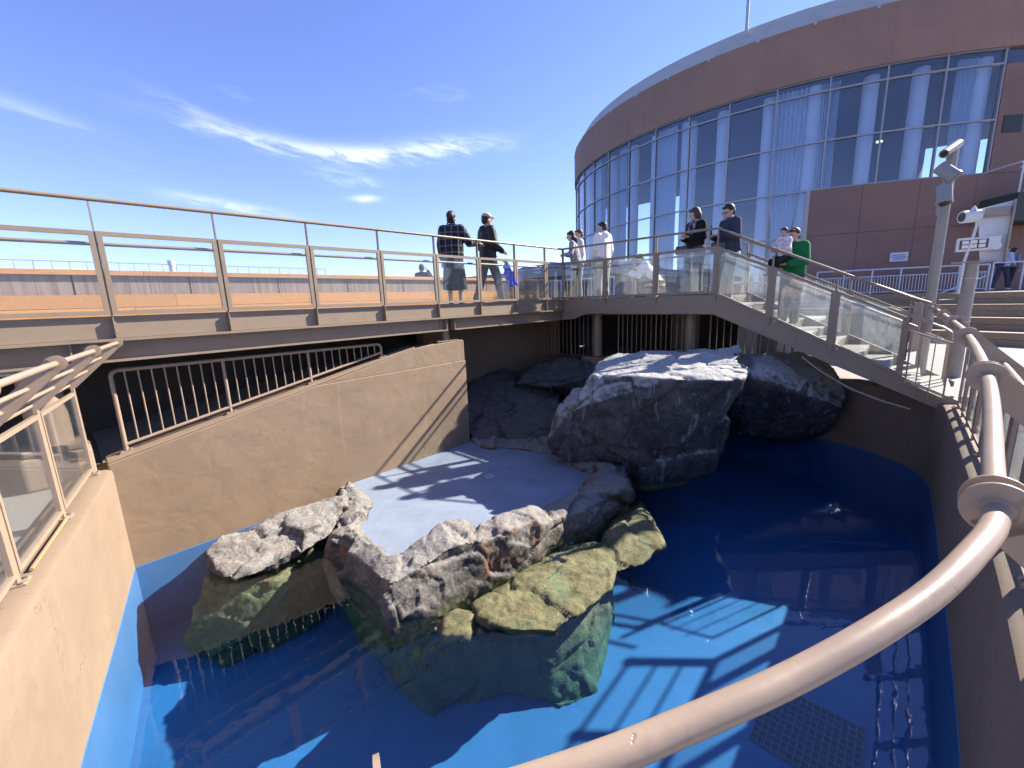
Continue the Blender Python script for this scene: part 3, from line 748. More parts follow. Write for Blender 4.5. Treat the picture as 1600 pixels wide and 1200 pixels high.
# ------------------------------------------------------------------ footbridge
BT = [-3.06, -2.04, -1.02, 0.0, 1.02, 2.06, 3.10, 4.14, 5.12, 6.14, 7.12, 7.80]
FB0, FB1, HR = 1.66, 2.475, 2.775
t_ = thing('footbridge', 'brown steel footbridge with deep side beam crossing behind the pool', 'footbridge', W(3, -0.5, 1.2))
part('deck', MB().tnbox(-12, 7.78, -4.3, -0.06, 1.50, 1.62), M_BRIDGEDECK, t_)
part('fascia', MB().tnbox(-12, 7.80, -0.055, -0.03, 1.425, 1.648), M_STEEL, t_)
part('fascia_lip', MB().tnbox(-12, 7.80, -0.12, 0.035, 1.395, 1.422), M_STEEL, t_)
for a, b in ((-12, -0.93), (-0.90, -0.36), (-0.34, 4.30), (4.50, 7.80)):
    part('side_beam', MB().tnbox(a, b, -0.11, -0.095, 1.205, 1.392), M_STEEL, t_)
part('bottom_flange', MB().tnbox(-12, 4.32, -0.20, -0.005, 1.182, 1.204), M_STEEL, t_)
part('bottom_flange', MB().tnbox(4.48, 7.80, -0.20, -0.005, 1.182, 1.204), M_STEEL, t_)
for tt in (-0.92, -0.35, 4.31, 4.49):
    part('stiffener', MB().tnbox(tt - 0.008, tt + 0.008, -0.2, -0.015, 1.206, 1.39), M_STEEL, t_)
for tt in (-1.02, -0.26, 4.22, 4.58):
    for z in (1.25, 1.30, 1.35):
        inst('bolt', ME_BIGBOLT, W(tt, -0.097, z), t_, rot=N.to_track_quat('Z', 'Y'))
for n in (-1.5, -3.0):
    part('cross_beam', MB().tnbox(-12, 7.8, n - 0.08, n + 0.08, 1.2, 1.5), M_STEEL, t_)
for tt in BT:
    b = MB(); b.tnbox(tt - 0.005, tt + 0.005, -0.03, 0.03, 1.425, 1.64); b.tnbox(tt - 0.022, tt + 0.022, -0.028, -0.018, 1.47, 1.6)
    br = part('bracket', b, M_STEEL, t_)
    for z in (1.5, 1.57): inst('bolt', ME_BOLT, W(tt + 0.013, -0.018, z), br, rot=N.to_track_quat('Z', 'Y'), scale=(.6, .6, .8))
col_ = MB().tube([W(4.40, -0.2, 0.99), W(4.40, -0.2, 1.42)], 0.075, 16)
part('column', col_, M_STEEL, t_, True)

t_ = thing('bridge_railing', 'glazed brown railing with thin handrail along the footbridge', 'railing', W(3, 0, 1.65))
for a, b in zip(BT[:-1], BT[1:]):
    frame_panel(t_, W(a + 0.008, 0), W(b - 0.008, 0), FB0, FB1, FB0, FB1, 0.035, N, M_STEEL, M_GLASS, 0.042)
for tt in BT:
    part('upright', MB().tnbox(tt - 0.0055, tt + 0.0055, -0.05, 0.0, 1.62, HR - 0.01), M_STEEL, t_)
part('handrail', MB().tube([W(BT[0], -0.01, HR), W(7.8, -0.01, HR)], 0.021, 12), M_STEEL, t_, True)
part('lower_handrail', MB().tube([W(BT[0], -0.10, 2.365), W(7.72, -0.10, 2.365)], 0.019, 12), M_STEEL, t_, True)

# round pier and bearing block at the near end of the ramp wall
t_ = thing('bridge_pier', 'round beige bridge pier on a chunky pedestal beside the ramp railing', 'pier', W(-0.62, -0.25, 0))
part('shaft', MB().tube([W(-0.62, -0.30, 0.40), W(-0.62, -0.30, 1.20)], 0.155, 28), M_RAIL, t_, True)
pd = MB().tnbox(-0.86, -0.36, -0.52, -0.06, 0.0, 0.33); bevel(part('pedestal', pd, M_RAIL, t_), 0.03, 3)
bevel(part('pedestal_cap', MB().tnbox(-0.84, -0.39, -0.50, -0.08, 0.33, 0.405), M_RAIL, t_), 0.02, 2)

# ------------------------------------------------------------------ ramp railing (wedge shaped)
t_ = thing('ramp_railing', 'wedge shaped beige bar railing on the rising ramp wall', 'railing', W(1.5, -0.22, 0.5))
def rampz(t): return 0.142 + (t + 0.27) * 0.2083
RN = -0.225; RT0, RT1, RTOP = -0.10, 3.10, 1.075
rz = lambda t: rampz(t) + 0.075
pts = [W(RT0, RN, rampz(RT0))] + [W(RT0, RN, RTOP - 0.07)] + [W(RT0 + 0.07 * (1 - math.cos(a)), RN, RTOP - 0.07 + 0.07 * math.sin(a)) for a in np.linspace(0.3, 1.57, 5)]
pts += [W(RT1 - 0.06, RN, RTOP - 0.02)] + [W(RT1 - 0.06 + 0.06 * math.sin(a), RN, RTOP - 0.08 + 0.06 * math.cos(a)) for a in np.linspace(0.2, 1.57, 4)] + [W(RT1, RN, rampz(RT1))]
part('top_rail', MB().tube(pts, 0.021, 12), M_RAIL, t_, True)
part('bottom_rail', MB().tube([W(RT0, RN, rz(RT0)), W(RT1, RN, rz(RT1))], 0.019, 12), M_RAIL, t_, True)
for i in range(1, 28):
    tt = RT0 + (RT1 - RT0) * i / 28
    if i in (9, 18):
        p_ = part('post', MB().tube([W(tt, RN, rampz(tt)), W(tt, RN, RTOP - 0.01)], 0.019, 12), M_RAIL, t_, True)
    else:
        inst('baluster', ME_BAL, W(tt, RN, rz(tt)), t_, scale=(1, 1, RTOP - 0.015 - rz(tt)))
for i in (0, 9, 18, 28):
    tt = RT0 + (RT1 - RT0) * i / 28
    sl = Vector(D * 0.06 + Z * 0.0125)
    ft = part('foot_plate', MB().box(W(tt, RN, rampz(tt) + 0.008), sl, N * 0.04, Z * 0.005), M_RAIL, t_)
    for s in (-0.04, 0.04): inst('bolt', ME_BOLT, W(tt + s, RN + 0.02, rampz(tt) + 0.012 + s * 0.2), ft)

# ------------------------------------------------------------------ landing and stairs
LT = 7.75; LN = [0.0, 1.12, 2.24, 3.36]; SN = [3.36, 4.235, 5.105, 5.955]; SZ = [1.64, 1.225, 0.805, 0.405]
t_ = thing('landing', 'brown steel landing joining the footbridge to the stairs', 'landing', W(8.5, 1.7, 1.3))
part('deck', MB().tnbox(7.80, 9.65, -4.3, 3.40, 1.50, 1.62), M_BRIDGEDECK, t_)
poly = [(-0.06, 1.645), (3.37, 1.645), (3.37, 1.29), (0.62, 1.32), (0.30, 1.20), (-0.06, 1.18)]
part('fascia', MB().prism([W(LT + 0.02, n, z) for n, z in poly], D * 0.02), M_STEEL, t_)
part('rear_fascia', MB().tnbox(9.63, 9.66, -4.3, 3.4, 1.3, 1.64), M_STEEL, t_)
for n in (0.02, 1.12, 2.24, 3.36):
    part('bracket', MB().tnbox(LT - 0.012, LT + 0.02, n - 0.012, n + 0.012, 1.50, 1.65), M_STEEL, t_)
t_ = thing('staircase', 'brown steel stairs descending from the landing to the paved deck', 'stairs', W(8.6, 5, 0))
strg = [(3.37, 1.645), (5.955, 0.40), (6.62, 0.08), (6.62, -0.02), (6.35, -0.02), (3.37, 1.27)]
part('stringer', MB().prism([W(LT + 0.02, n, z) for n, z in strg], D * 0.02), M_STEEL, t_)
part('far_stringer', MB().prism([W(9.60, n, z) for n, z in strg], D * 0.02), M_STEEL, t_)
for i in range(9):
    z = 1.62 - (i + 1) * 0.162; n0 = 3.40 + i * 0.345
    part('tread', MB().tnbox(LT + 0.045, 9.595, n0, n0 + 0.36, z - 0.04, z), M_BRIDGEDECK, t_)
    part('riser', MB().tnbox(LT + 0.045, 9.595, n0 - 0.006, n0 + 0.006, z, z + 0.12), M_STEEL, t_)
for n in (4.235, 5.105):
    zz = 1.645 - (n - 3.37) * 0.4816
    part('bracket', MB().tnbox(LT - 0.012, LT + 0.018, n - 0.012, n + 0.012, zz - 0.14, zz), M_STEEL, t_)
    inst('bolt', ME_BOLT, W(LT + 0.02, n + 0.08, zz - 0.06), t_, rot=(-D).to_track_quat('Z', 'Y'))

def guard(tg, LTx, lab_mat, gm, far=False):
    s = -1 if far else 1
    for a, b in zip(LN[:-1], LN[1:]):
        frame_panel(tg, W(LTx, a + 0.012), W(LTx, b - 0.012), 1.66, 2.475, 1.66, 2.475, 0.035, D, M_STEEL, gm, 0.045)
    for i in range(3):
        frame_panel(tg, W(LTx, SN[i] + 0.014), W(LTx, SN[i + 1] - 0.014), SZ[i], SZ[i] + 0.83, SZ[i + 1], SZ[i + 1] + 0.83, 0.035, D, M_STEEL, gm, 0.045)
    for n in LN: part('upright', MB().tnbox(LTx - 0.02, LTx + 0.02, n - 0.011, n + 0.011, 1.60, HR), M_STEEL, tg)
    for n, z in list(zip(SN, SZ))[1:]: part('upright', MB().tnbox(LTx - 0.02, LTx + 0.02, n - 0.013, n + 0.013, z - 0.05, z + 1.0), M_STEEL, tg)
    part('handrail', MB().tube([W(LTx, 0, HR), W(LTx, 3.36, HR), W(LTx, 4.1, 2.40), W(LTx, 5.955, 1.50), W(LTx, 6.15, 1.42)], 0.021, 12), M_STEEL, tg, True)
    part('lower_handrail', MB().tube([W(LTx + 0.09 * s, 0, 2.365), W(LTx + 0.09 * s, 3.36, 2.365), W(LTx + 0.09 * s, 6.05, 1.09)], 0.019, 12), M_STEEL, tg, True)
t_ = thing('stair_railing', 'glazed brown railing on the pool side of landing and stairs', 'railing', W(LT, 3.3, 1.5)); guard(t_, LT, None, M_GLASS_OLD)
t_ = thing('stair_railing', 'farther glazed brown railing along the back edge of landing and stairs', 'railing', W(9.62, 3.3, 1.5))
for i in range(3):
    frame_panel(t_, W(9.62, SN[i] + 0.014), W(9.62, SN[i + 1] - 0.014), SZ[i], SZ[i] + 0.83, SZ[i + 1], SZ[i + 1] + 0.83, 0.035, D, M_STEEL, M_GLASS_OLD, 0.045)
for n, z in zip(SN, SZ): part('upright', MB().tnbox(9.60, 9.64, n - 0.013, n + 0.013, z - 0.05, z + 1.0), M_STEEL, t_)
part('handrail', MB().tube([W(9.62, 3.36, 2.70), W(9.62, 5.955, 1.48), W(9.62, 6.3, 1.40)], 0.021, 12), M_STEEL, t_, True)
# round end loops where the stair handrails finish on the deck
for k_, tt in enumerate((9.3, 9.0, 8.7)):
    b = MB().tube([W(tt, 5.7, 1.32), W(tt, 6.35, 1.03), W(tt, 6.45, 0.95), W(tt, 6.46, 0.85), W(tt, 6.40, 0.80), W(tt, 5.8, 1.06)], 0.018, 10)
    b.tube([W(tt, 6.46, 0.85), W(tt, 6.46, 0.05)], 0.018, 10)
    o = part('handrail_end', b, M_RAIL, None, True)
    tag(o, ['rounded beige handrail end at the foot of the stairs, farthest of three', 'rounded beige handrail end at the foot of the stairs, middle one of three', 'rounded beige handrail end at the foot of the stairs, nearest of three'][k_], 'handrail', 'handrail ends at the stair foot')
# conduit pipe below the stringer
o = part('conduit_pipe', MB().tube([W(7.73, 4.75, 0.60), W(7.72, 5.0, 0.40), W(7.70, 5.4, 0.16), W(7.68, 5.75, 0.03), W(7.66, 6.1, -0.06)], 0.016, 8), M_RAIL, None, True)
tag(o, 'thin bent conduit pipe hanging below the lower stairs', 'pipe')

# columns and bar fence under the landing
for k_, (tt, n) in enumerate(((8.35, 0.55), (8.35, 2.72))):
    c_ = thing('landing_column', ['brown steel column on a square concrete block under the landing', 'brown steel column behind the great boulder under the landing'][k_], 'column', W(tt, n, 0))
    part('shaft', MB().tube([W(tt, n, 0.28 if k_ == 0 else -0.2), W(tt, n, 1.5)], 0.10, 20), M_STEEL, c_, True)
    if k_ == 0: bevel(part('base_block', MB().tnbox(tt - 0.24, tt + 0.24, n - 0.28, n + 0.28, -0.15, 0.29), M_STUCCO, c_), 0.02, 2)
def bar_fence(label, p, q, z0, z1, gap, mb_me, mat, r=0.018, name='bar_fence', group=None, post_every=9, z0b=None, z1b=None, clear=0.06):
    f_ = thing(name, label, 'fence', p + Z * z0, group)
    z0b = z0 if z0b is None else z0b; z1b = z1 if z1b is None else z1b
    part('top_rail', MB().tube([p + Z * z1, q + Z * z1b], r, 8), mat, f_, True)
    part('bottom_rail', MB().tube([p + Z * (z0 + clear), q + Z * (z0b + clear)], r, 8), mat, f_, True)
    L = (q - p).length; n = max(2, int(L / gap))
    for i in range(n + 1):
        s = i / n; b = p.lerp(q, s); a0 = z0 + (z0b - z0) * s; a1 = z1 + (z1b - z1) * s
        if i % post_every == 0 or i == n: part('post', MB().tube([b + Z * a0, b + Z * a1], r, 8), mat, f_, True)
        else: inst('baluster', mb_me, b + Z * (a0 + clear), f_, scale=(1, 1, a1 - a0 - clear))
    return f_
bar_fence('brown bar fence in the shade between rear wall and first column', W(8.95, -1.55), W(8.95, 0.3), 0.12, 1.28, 0.13, ME_BALD, M_STEEL, post_every=7)
bar_fence('brown bar fence behind the great boulder between the two columns', W(9.0, 0.75), W(9.0, 2.55), 0.12, 1.28, 0.12, ME_BALD, M_STEEL, post_every=8)
bar_fence('brown bar fence behind the second column below the stairs', W(9.0, 2.9), W(9.0, 4.4), 0.0, 1.25, 0.13, ME_BALD, M_STEEL, z0b=-0.1, z1b=0.75)
o = part('lamp_fitting', MB().tube([W(8.3, 1.30, 1.36), W(8.3, 1.36, 1.36), W(8.3, 1.50, 1.35)], 0.055, 12, r1=0.075), M_WHITE, None, True)
tag(o, 'small white lamp fitting fixed below the landing', 'lamp')
o = thing('service_box', 'grey plant room box standing behind the bar fence', 'cabinet', W(11.5, 3.6, 0))
bevel(part('cabinet_body', MB().tnbox(11.0, 12.4, 2.9, 4.4, 0.0, 0.95), M_GREYBLD, o), 0.02); bevel(part('cabinet_lid', MB().tnbox(10.93, 12.47, 2.83, 4.47, 0.95, 1.03), M_CONC, o), 0.01)
part('doorway', MB().tnbox(10.985, 10.998, 3.35, 3.75, 0.1, 0.8), M_DARKMETAL, o)

# ------------------------------------------------------------------ leaning railing round the pool
arc = [0.0]
for i in range(1, len(TUBE)): arc.append(arc[-1] + (TUBE[i][0] - TUBE[i - 1][0]).length)
def rail_at(s, out=0.0, z=0.0):
    i = min(range(len(arc)), key=lambda k: abs(arc[k] - s)); i = max(1, min(len(arc) - 1, i))
    if arc[i] < s and i < len(arc) - 1: i += 1
    f = (s - arc[i - 1]) / (arc[i] - arc[i - 1]); f = max(0, min(1, f))
    p = TUBE[i - 1][0].lerp(TUBE[i][0], f); o = TUBE[i - 1][1].lerp(TUBE[i][1], f).normalized()
    zt = TUBEZ[i - 1] + (TUBEZ[i] - TUBEZ[i - 1]) * f
    return p + o * out + Z * (0.06 + (z - 0.06) * (zt - 0.06) / (TOPZ - 0.06)), o
def near_s(t, n):
    q = W(t, n); i = min(range(len(arc)), key=lambda k: (TUBE[k][0] - q).length); return arc[i]
BASE_OUT = OVER + 0.13                                      # posts stand this far outside the top tube
def near_w(q): i = min(range(len(arc)), key=lambda k: (TUBE[k][0] - flat(q)).length); return arc[i]
STATIONS = [near_s(0.0, 0.0) + 0.08, near_s(-0.25, 1.19), near_s(-0.45, 2.21), near_s(-0.64, 3.3), near_s(-0.86, 4.2), near_w(at(592, 1284, 1.17)), near_w(at(1555, 790, 1.275)),
            near_s(1.587, 6.16), near_s(2.90, 6.2), near_s(4.15, 6.2), near_s(5.35, 6.2), near_s(6.5, 6.18), near_s(7.5, 6.16)]
def rail_run(s0, s1, out, z, step=0.05):
    n = max(2, int((s1 - s0) / step)); return [rail_at(s0 + (s1 - s0) * i / n, out, z)[0] for i in range(n + 1)]
t_ = thing('leaning_railing', 'beige leaning railing of round tubes and glass curving round the pool edge', 'railing', W(-0.8, 3, 0))
s_end = STATIONS[-1] + 0.15; s_beg = STATIONS[0] - 0.05
mslope = (TOPZ - 1.0) / BASE_OUT
part('top_tube', MB().tube(rail_run(s_beg, s_end, 0, TOPZ, 0.035), 0.0172, 28), M_TUBE, t_, True)
for r0, r1 in ((s_beg + 0.05, STATIONS[4] + 0.02), (STATIONS[6] - 0.02, s_end - 0.1)):
    for f in (0.36, 0.68):
        part('lean_tube', MB().tube(rail_run(r0, r1, BASE_OUT * f, TOPZ - (TOPZ - 1.0) * f), 0.013, 12), M_RAIL, t_, True)
    part('handrail', MB().tube(rail_run(r0, r1, BASE_OUT + 0.02, 1.0), 0.017, 12), M_RAIL, t_, True)
for si, s in enumerate(STATIONS):
    p, o = rail_at(s, 0, 0.0); p = flat(p); along = o.cross(Z)
    za = rail_at(s, 0, TOPZ)[0].z; zb = rail_at(s, 0, 0.99)[0].z
    arm = MB()
    a = p + Z * za; b = p + o * BASE_OUT + Z * zb
    d = (b - a).normalized(); up_ = d.cross(along).normalized()
    for sgn in (-1, 1):
        c = along * (sgn * 0.021 - 0.003)
        poly = [a - d * 0.0 + up_ * 0.042, a + d * 0.12 + up_ * 0.040, b + up_ * 0.034, b + d * 0.03, b - up_ * 0.05, a + d * 0.12 - up_ * 0.040, a - up_ * 0.042]
        arm.prism([v + c for v in poly], along * 0.006)
    ar = part('arm', arm, M_TUBE, t_)
    for sgn in (-1, 1):
        dk = MB().disc(a + along * (sgn * 0.021), along, 0.047, 0.006, 28)
        if s > 4: part('weld_collar', MB().tube([a + along * (sgn * 0.0245), a + along * (sgn * 0.031)], 0.0218, 20, r1=0.0168), M_TUBE, ar, True)
        part('disc', dk, M_TUBE, ar, True)
    ps = part('post', MB().box(p + o * BASE_OUT + Z * (0.06 + zb) / 2, along * 0.026, o * 0.011, Z * (zb - 0.06) / 2), M_RAIL, t_)
    fp = part('foot_plate', MB().box(p + o * BASE_OUT + Z * 0.066, along * 0.055, o * 0.05, Z * 0.006), M_RAIL, ps)
    for q in (-0.038, 0.038): inst('bolt', ME_BOLT, p + o * (BASE_OUT - 0.033) + along * q + Z * 0.072, ps)
for s0, s1 in zip(STATIONS[:-1], STATIONS[1:]):
    if STATIONS[4] - 0.01 < s0 < STATIONS[6] - 0.01: continue        # no glass in the low stretch
    m = 2 if s0 > STATIONS[6] - 0.01 else 1
    for j in range(m):
        a, b = rail_at(s0 + (s1 - s0) * j / m, BASE_OUT, 0.93)[0], rail_at(s0 + (s1 - s0) * (j + 1) / m, BASE_OUT, 0.93)[0]
        ha, hb_ = a.z, b.z; a = flat(a); b = flat(b)
        d = (b - a).normalized()
        if j: part('mid_post', MB().box(a + Z * (0.06 + ha) / 2, d * 0.022, d.cross(Z) * 0.011, Z * (ha - 0.06) / 2), M_RAIL, t_)
        fr = frame_panel(t_, a + d * 0.034, b - d * 0.034, 0.115, ha, 0.115, hb_, 0.03, d.cross(Z), M_RAIL, M_GLASS, 0.032)
rs = part('rusty_sill', MB().tube([rail_at(STATIONS[1] + 0.05, BASE_OUT - 0.03, 0.075)[0], rail_at(STATIONS[1] + 0.9, BASE_OUT - 0.03, 0.075)[0]], 0.012, 6), M_RUST, t_)
rs['label'] = 'rusty strip along the glass foot'

# glass infill and thin rods between the stair foot and the leaning railing
t_ = thing('end_panel', 'narrow clear glass panel with thin rods closing the stair foot', 'panel', W(7.7, 6.3, 0))
frame_panel(t_, W(7.74, 6.0), W(7.70, 6.42), 0.30, 1.05, 0.12, 0.9, 0.02, D, M_RAIL, M_GLASS, 0.02)
for n in (6.12, 6.26): inst('rod', ME_BAL, W(7.73, n, 0.10), t_, scale=(.8, .8, 0.95))

# ------------------------------------------------------------------ white speaker box by the pier
t_ = thing('speaker_box', 'white box with slotted grille mounted under the footbridge', 'speaker', W(-1.35, 0.05, 1.0))
bevel(part('housing', MB().tnbox(-1.62, -1.12, -0.12, 0.15, 0.98, 1.19), M_WHITE, t_), 0.02, 3)
for i in range(18): part('slot', MB().tnbox(-1.60 + i * 0.024, -1.59 + i * 0.024, 0.148, 0.154, 1.0, 1.17), M_GREYBLD, t_)
part('emblem', MB().tnbox(-1.46, -1.36, 0.154, 0.158, 1.08, 1.10), M_BLACKPL, t_)
part('bracket', MB().tube([W(-1.12, 0.0, 1.15), W(-0.75, -0.2, 1.15)], 0.02, 8), M_WHITE, t_, True)

# pool floor grate
t_ = thing('drain_grate', 'dark square drain grate on the blue pool floor', 'grate', W(3.3, 5.7, -2.0))
GT0, GT1, GN0, GN1 = 2.95, 3.65, 5.35, 6.05
part('sump', MB().tnbox(GT0, GT1, GN0, GN1, -2.005, -1.994), M_DARKMETAL, t_)
GM = paint('grate_steel', (0.10, 0.14, 0.22), 0.5, 0.1, None, 10, 0.02)
for i in range(15):
    n = GN0 + (GN1 - GN0) * i / 14; part('bar', MB().tnbox(GT0, GT1, n - 0.004, n + 0.004, -1.993, -1.975), GM, t_)
for i in range(11):
    tt = GT0 + (GT1 - GT0) * i / 10; part('cross_bar', MB().tnbox(tt - 0.004, tt + 0.004, GN0, GN1, -1.992, -1.976), GM, t_)

# ------------------------------------------------------------------ parapet behind the bridge
t_ = thing('sea_parapet', 'long parapet of orange boards and ribbed brown panels behind the footbridge', 'parapet', W(2, -4.1, 1.6))
PN = -4.0
tt = -9.0; k_ = 0
while tt < 13.0:
    L = 2.4
    part('board', MB().tnbox(tt + 0.003, tt + L - 0.003, PN - 0.03, PN, 1.622, 1.785), M_BOARD, t_)
    part('board', MB().tnbox(tt + 0.6 + 0.003, tt + 0.6 + L - 0.003, PN - 0.03, PN, 1.792, 2.005), M_BOARD, t_)
    part('coping_board', MB().tnbox(tt + 0.2 + 0.003, tt + 0.2 + L - 0.003, PN - 0.22, PN + 0.02, 2.325, 2.405), M_BOARD, t_)
    for q in (0.3, 1.5, 2.1):
        b_ = inst('screw', ME_BOLT, W(tt + q, PN + 0.02, 2.365), t_, rot=N.to_track_quat('Z', 'Y'), scale=(.9, .9, .3))
        inst('screw', ME_BOLT, W(tt + q + .25, PN, 1.92), t_, rot=N.to_track_quat('Z', 'Y'), scale=(.9, .9, .3))
    tt += L
tt = -9.4
while tt < 13.0:
    part('ribbed_panel', MB().tnbox(tt + 0.012, tt + 1.55 - 0.012, PN - 0.10, PN - 0.045, 2.0, 2.335), M_RIB, t_); tt += 1.55
part('core', MB().tnbox(-9, 13.2, PN - 0.2, PN - 0.11, 1.4, 2.33), M_DARK, t_)
bar_fence('thin grey wire fence far behind the orange parapet', W(-6, -9.5), W(6.5, -9.5), 2.0, 3.02, 0.30, mat_mesh(unit_cyl('wire', 0.008, 5), M_GREYBLD), M_GREYBLD, 0.010)
o = thing('vent_post', 'short white vent post standing behind the orange parapet', 'post', W(1.6, -6.4, 1.4))
part('pipe', MB().tube([W(1.62, -6.4, 1.4), W(1.62, -6.4, 2.72)], 0.06, 14), M_WHITE, o, True); part('cap', MB().tube([W(1.62, -6.4, 2.72), W(1.62, -6.4, 2.83)], 0.075, 14), M_WHITE, o, True)
# upper terrace beyond the parapet (what the far people and fence stand on)
tb = thing('sea_terrace', 'low concrete terrace beyond the orange parapet', 'terrace', W(2, -7, 0)); part('slab', MB().tnbox(-12, 30, -12, -4.35, 0.6, 1.38), M_CONC, tb)
# far grey roofed pavilion and white fence to the right of the strolling couple
t_ = thing('far_pavilion', 'low grey pavilion with flat dark roof beyond the bridge end', 'building', W(14, -6.5, 0))
part('wall', MB().tnbox(14.2, 22.5, -9.5, -3.2, 1.38, 2.55), M_GREYBLD, t_)
part('roof', MB().tnbox(13.2, 23.5, -10.5, -2.4, 2.55, 2.85), M_GREYBLD, t_)
part('roof_step', MB().prism([W(15.0, -9.5, 2.85), W(15.0, -3.0, 2.85), W(16.2, -4.5, 3.35), W(16.2, -8.5, 3.35)], D * 6), M_GREYBLD, t_)
for i in range(5): part('window', MB().tnbox(14.17, 14.19, -9.2 + i * 1.2, -8.3 + i * 1.2, 1.7, 2.3), M_DARKMETAL, t_)
bar_fence('white bar fence in front of the far grey pavilion', W(12.2, -9.0), W(12.2, -1.2), 1.38, 2.32, 0.14, ME_BALW, M_WHITE, 0.02, post_every=10)
struct('upper_plaza', MB().tnbox(9.7, 13.4, -4.3, 3.3, 1.2, 1.38), M_PAVE)
t_ = thing('plaza_wall', 'dark service wall closing the space behind the bar fence', 'wall', W(12.9, 1, 0))
part('wall_body', MB().tnbox(12.7, 12.95, -4.3, 6.0, -0.05, 1.2), M_DARK, t_)
part('door', MB().tnbox(12.68, 12.7, 0.6, 1.4, 0.0, 1.1), M_BROWNBEAM, t_)

# ------------------------------------------------------------------ round building
HB = 9.5; BC = Vector((2.404 * HB, 3.827 * HB, 0)); BR = 1.779 * HB
def bz(k): return EYE + k * HB
def cyl(a, r, z): return BC + Vector((math.cos(a) * r, math.sin(a) * r, z))
def ang_of(px, py=300):
    """angle on the facade where the sight line of a picture column meets the drum"""
    d = CR * (px - 800) - CU * (py - 600) + CF * FPX; d.z = 0; d.normalize()
    o = -BC; b = o.dot(d); c = o.dot(o) - BR * BR; disc_ = b * b - c
    p = d * (-b - math.sqrt(max(0, disc_))) + o
    return math.atan2(p.y, p.x)
DA = 2.06 / BR                                                  # one window bay
A_END = ang_of(1556, 180)                                       # glazing stops here on the right
A0 = A_END
NB = 19                                                         # bays going round to the left
angs = [A0 - DA * i for i in range(NB + 1)]                      # leftwards on the facade
def arc_block(a0, a1, r0, r1, z0, z1, seg=3):
    m = MB(); path = []
    for i in range(seg + 1):
        a = a0 + (a1 - a0) * i / seg; path.append((cyl(a, 0, 0), Vector((math.cos(a), math.sin(a), 0)), Z))
    m.sweep(path, [(r0, z0), (r1, z0), (r1, z1), (r0, z1)]); return m
t_ = thing('round_building', 'large round russet building with a curved glass front', 'building', BC)
ZT, ZTR, ZR1, ZR2, ZR3, ZR4 = bz(1.0), bz(0.94), bz(0.717), bz(0.494), bz(0.271), bz(0.05)
ZTOP = bz(1.245)
a_left = A0 - DA * NB; a_right = A0 + DA * 9
# fascia of russet panels in two courses
na = NB + 9
for i in range(na):
    a1 = a_right - DA * i; a0 = a1 - DA
    g_ = 0.006 / BR
    for z0, z1 in ((ZT + 0.02, (ZT + ZTOP) / 2 - 0.006), ((ZT + ZTOP) / 2 + 0.006, ZTOP)):
        part('fascia_panel', arc_block(a0 + g_, a1 - g_, BR - 0.3, BR + 0.12, z0, z1), M_REDWALL, t_)
part('fascia_core', arc_block(a_left, a_right, BR - 0.45, BR + 0.1165, ZT + 0.01, ZTOP - 0.01, 84), M_REDWALL, t_)
# stepped metal roof edge
for (r0, r1, z0, z1) in ((BR - 1.2, BR + 0.02, ZTOP, ZTOP + 0.14), (BR - 1.6, BR - 0.20, ZTOP + 0.14, ZTOP + 0.46), (BR - 2.6, BR - 0.55, ZTOP + 0.46, ZTOP + 0.98)):
    part('roof_edge', arc_block(a_left, a_right, r0, r1, z0, z1, 60), M_ROOFMETAL, t_)
part('roof', arc_block(a_left, a_right, 0.05, BR - 2.0, ZTOP + 0.3, ZTOP + 0.7, 40), M_ROOFMETAL, t_)
ga = ang_of(1161, 95)
for i in range(26):
    a = a_left + (a_right - a_left) * (i + 0.5) / 26
    part('gutter_bracket', MB().box(cyl(a, BR + 0.05, ZTOP - 0.05), Vector((math.cos(a), math.sin(a), 0)) * 0.1, Vector((-math.sin(a), math.cos(a), 0)) * 0.05, Z * 0.06), M_ROOFMETAL, t_)
part('mast', MB().tube([cyl(ga, BR - 0.3, ZTOP - 0.2), cyl(ga, BR - 0.3, ZTOP + 7)], 0.07, 10), M_ROOFMETAL, t_, True)
# solid lower wall on the right, where the glass stops higher up
A_SOLID = ang_of(1262, 300)
nsol = max(1, round((a_right - A_SOLID) / DA)); dsol = (a_right - A_SOLID) / nsol
for i in range(nsol):
    a0 = A_SOLID + dsol * i
    for z0, z1 in ((0.0, 1.2), (1.212, ZR3 + 0.0), ):
        part('wall_panel', arc_block(a0 + 0.0004, a0 + dsol - 0.0004, BR - 0.25, BR + 0.10, z0, z1), M_REDWALL2, t_)
    if a0 + 1e-6 >= A0 - DA * 0.5 or True:
        top = ZR2 - 0.02
        part('wall_panel', arc_block(a0 + 0.0004, a0 + dsol - 0.0004, BR - 0.25, BR + 0.10, ZR3 + 0.012, top), M_REDWALL2, t_)
for i in range(9):
    a0 = A0 + DA * i
    part('wall_panel', arc_block(a0 + (0.003 if i == 0 else 0.0004), a0 + DA - 0.0004, BR - 0.25, BR + 0.06, ZR2 + 0.0, ZTR - 0.02), M_REDWALL2, t_)
    pn = part('pane', arc_block(a0 + 0.004, a0 + DA - 0.004, BR - 0.05, BR - 0.04, ZTR + 0.03, ZT - 0.03), M_WINDOW, t_)
part('wall_vent', arc_block(ang_of(1562, 210), ang_of(1590, 210), BR + 0.06, BR + 0.10, bz(0.66), bz(0.73)), M_GREENBOX, t_)
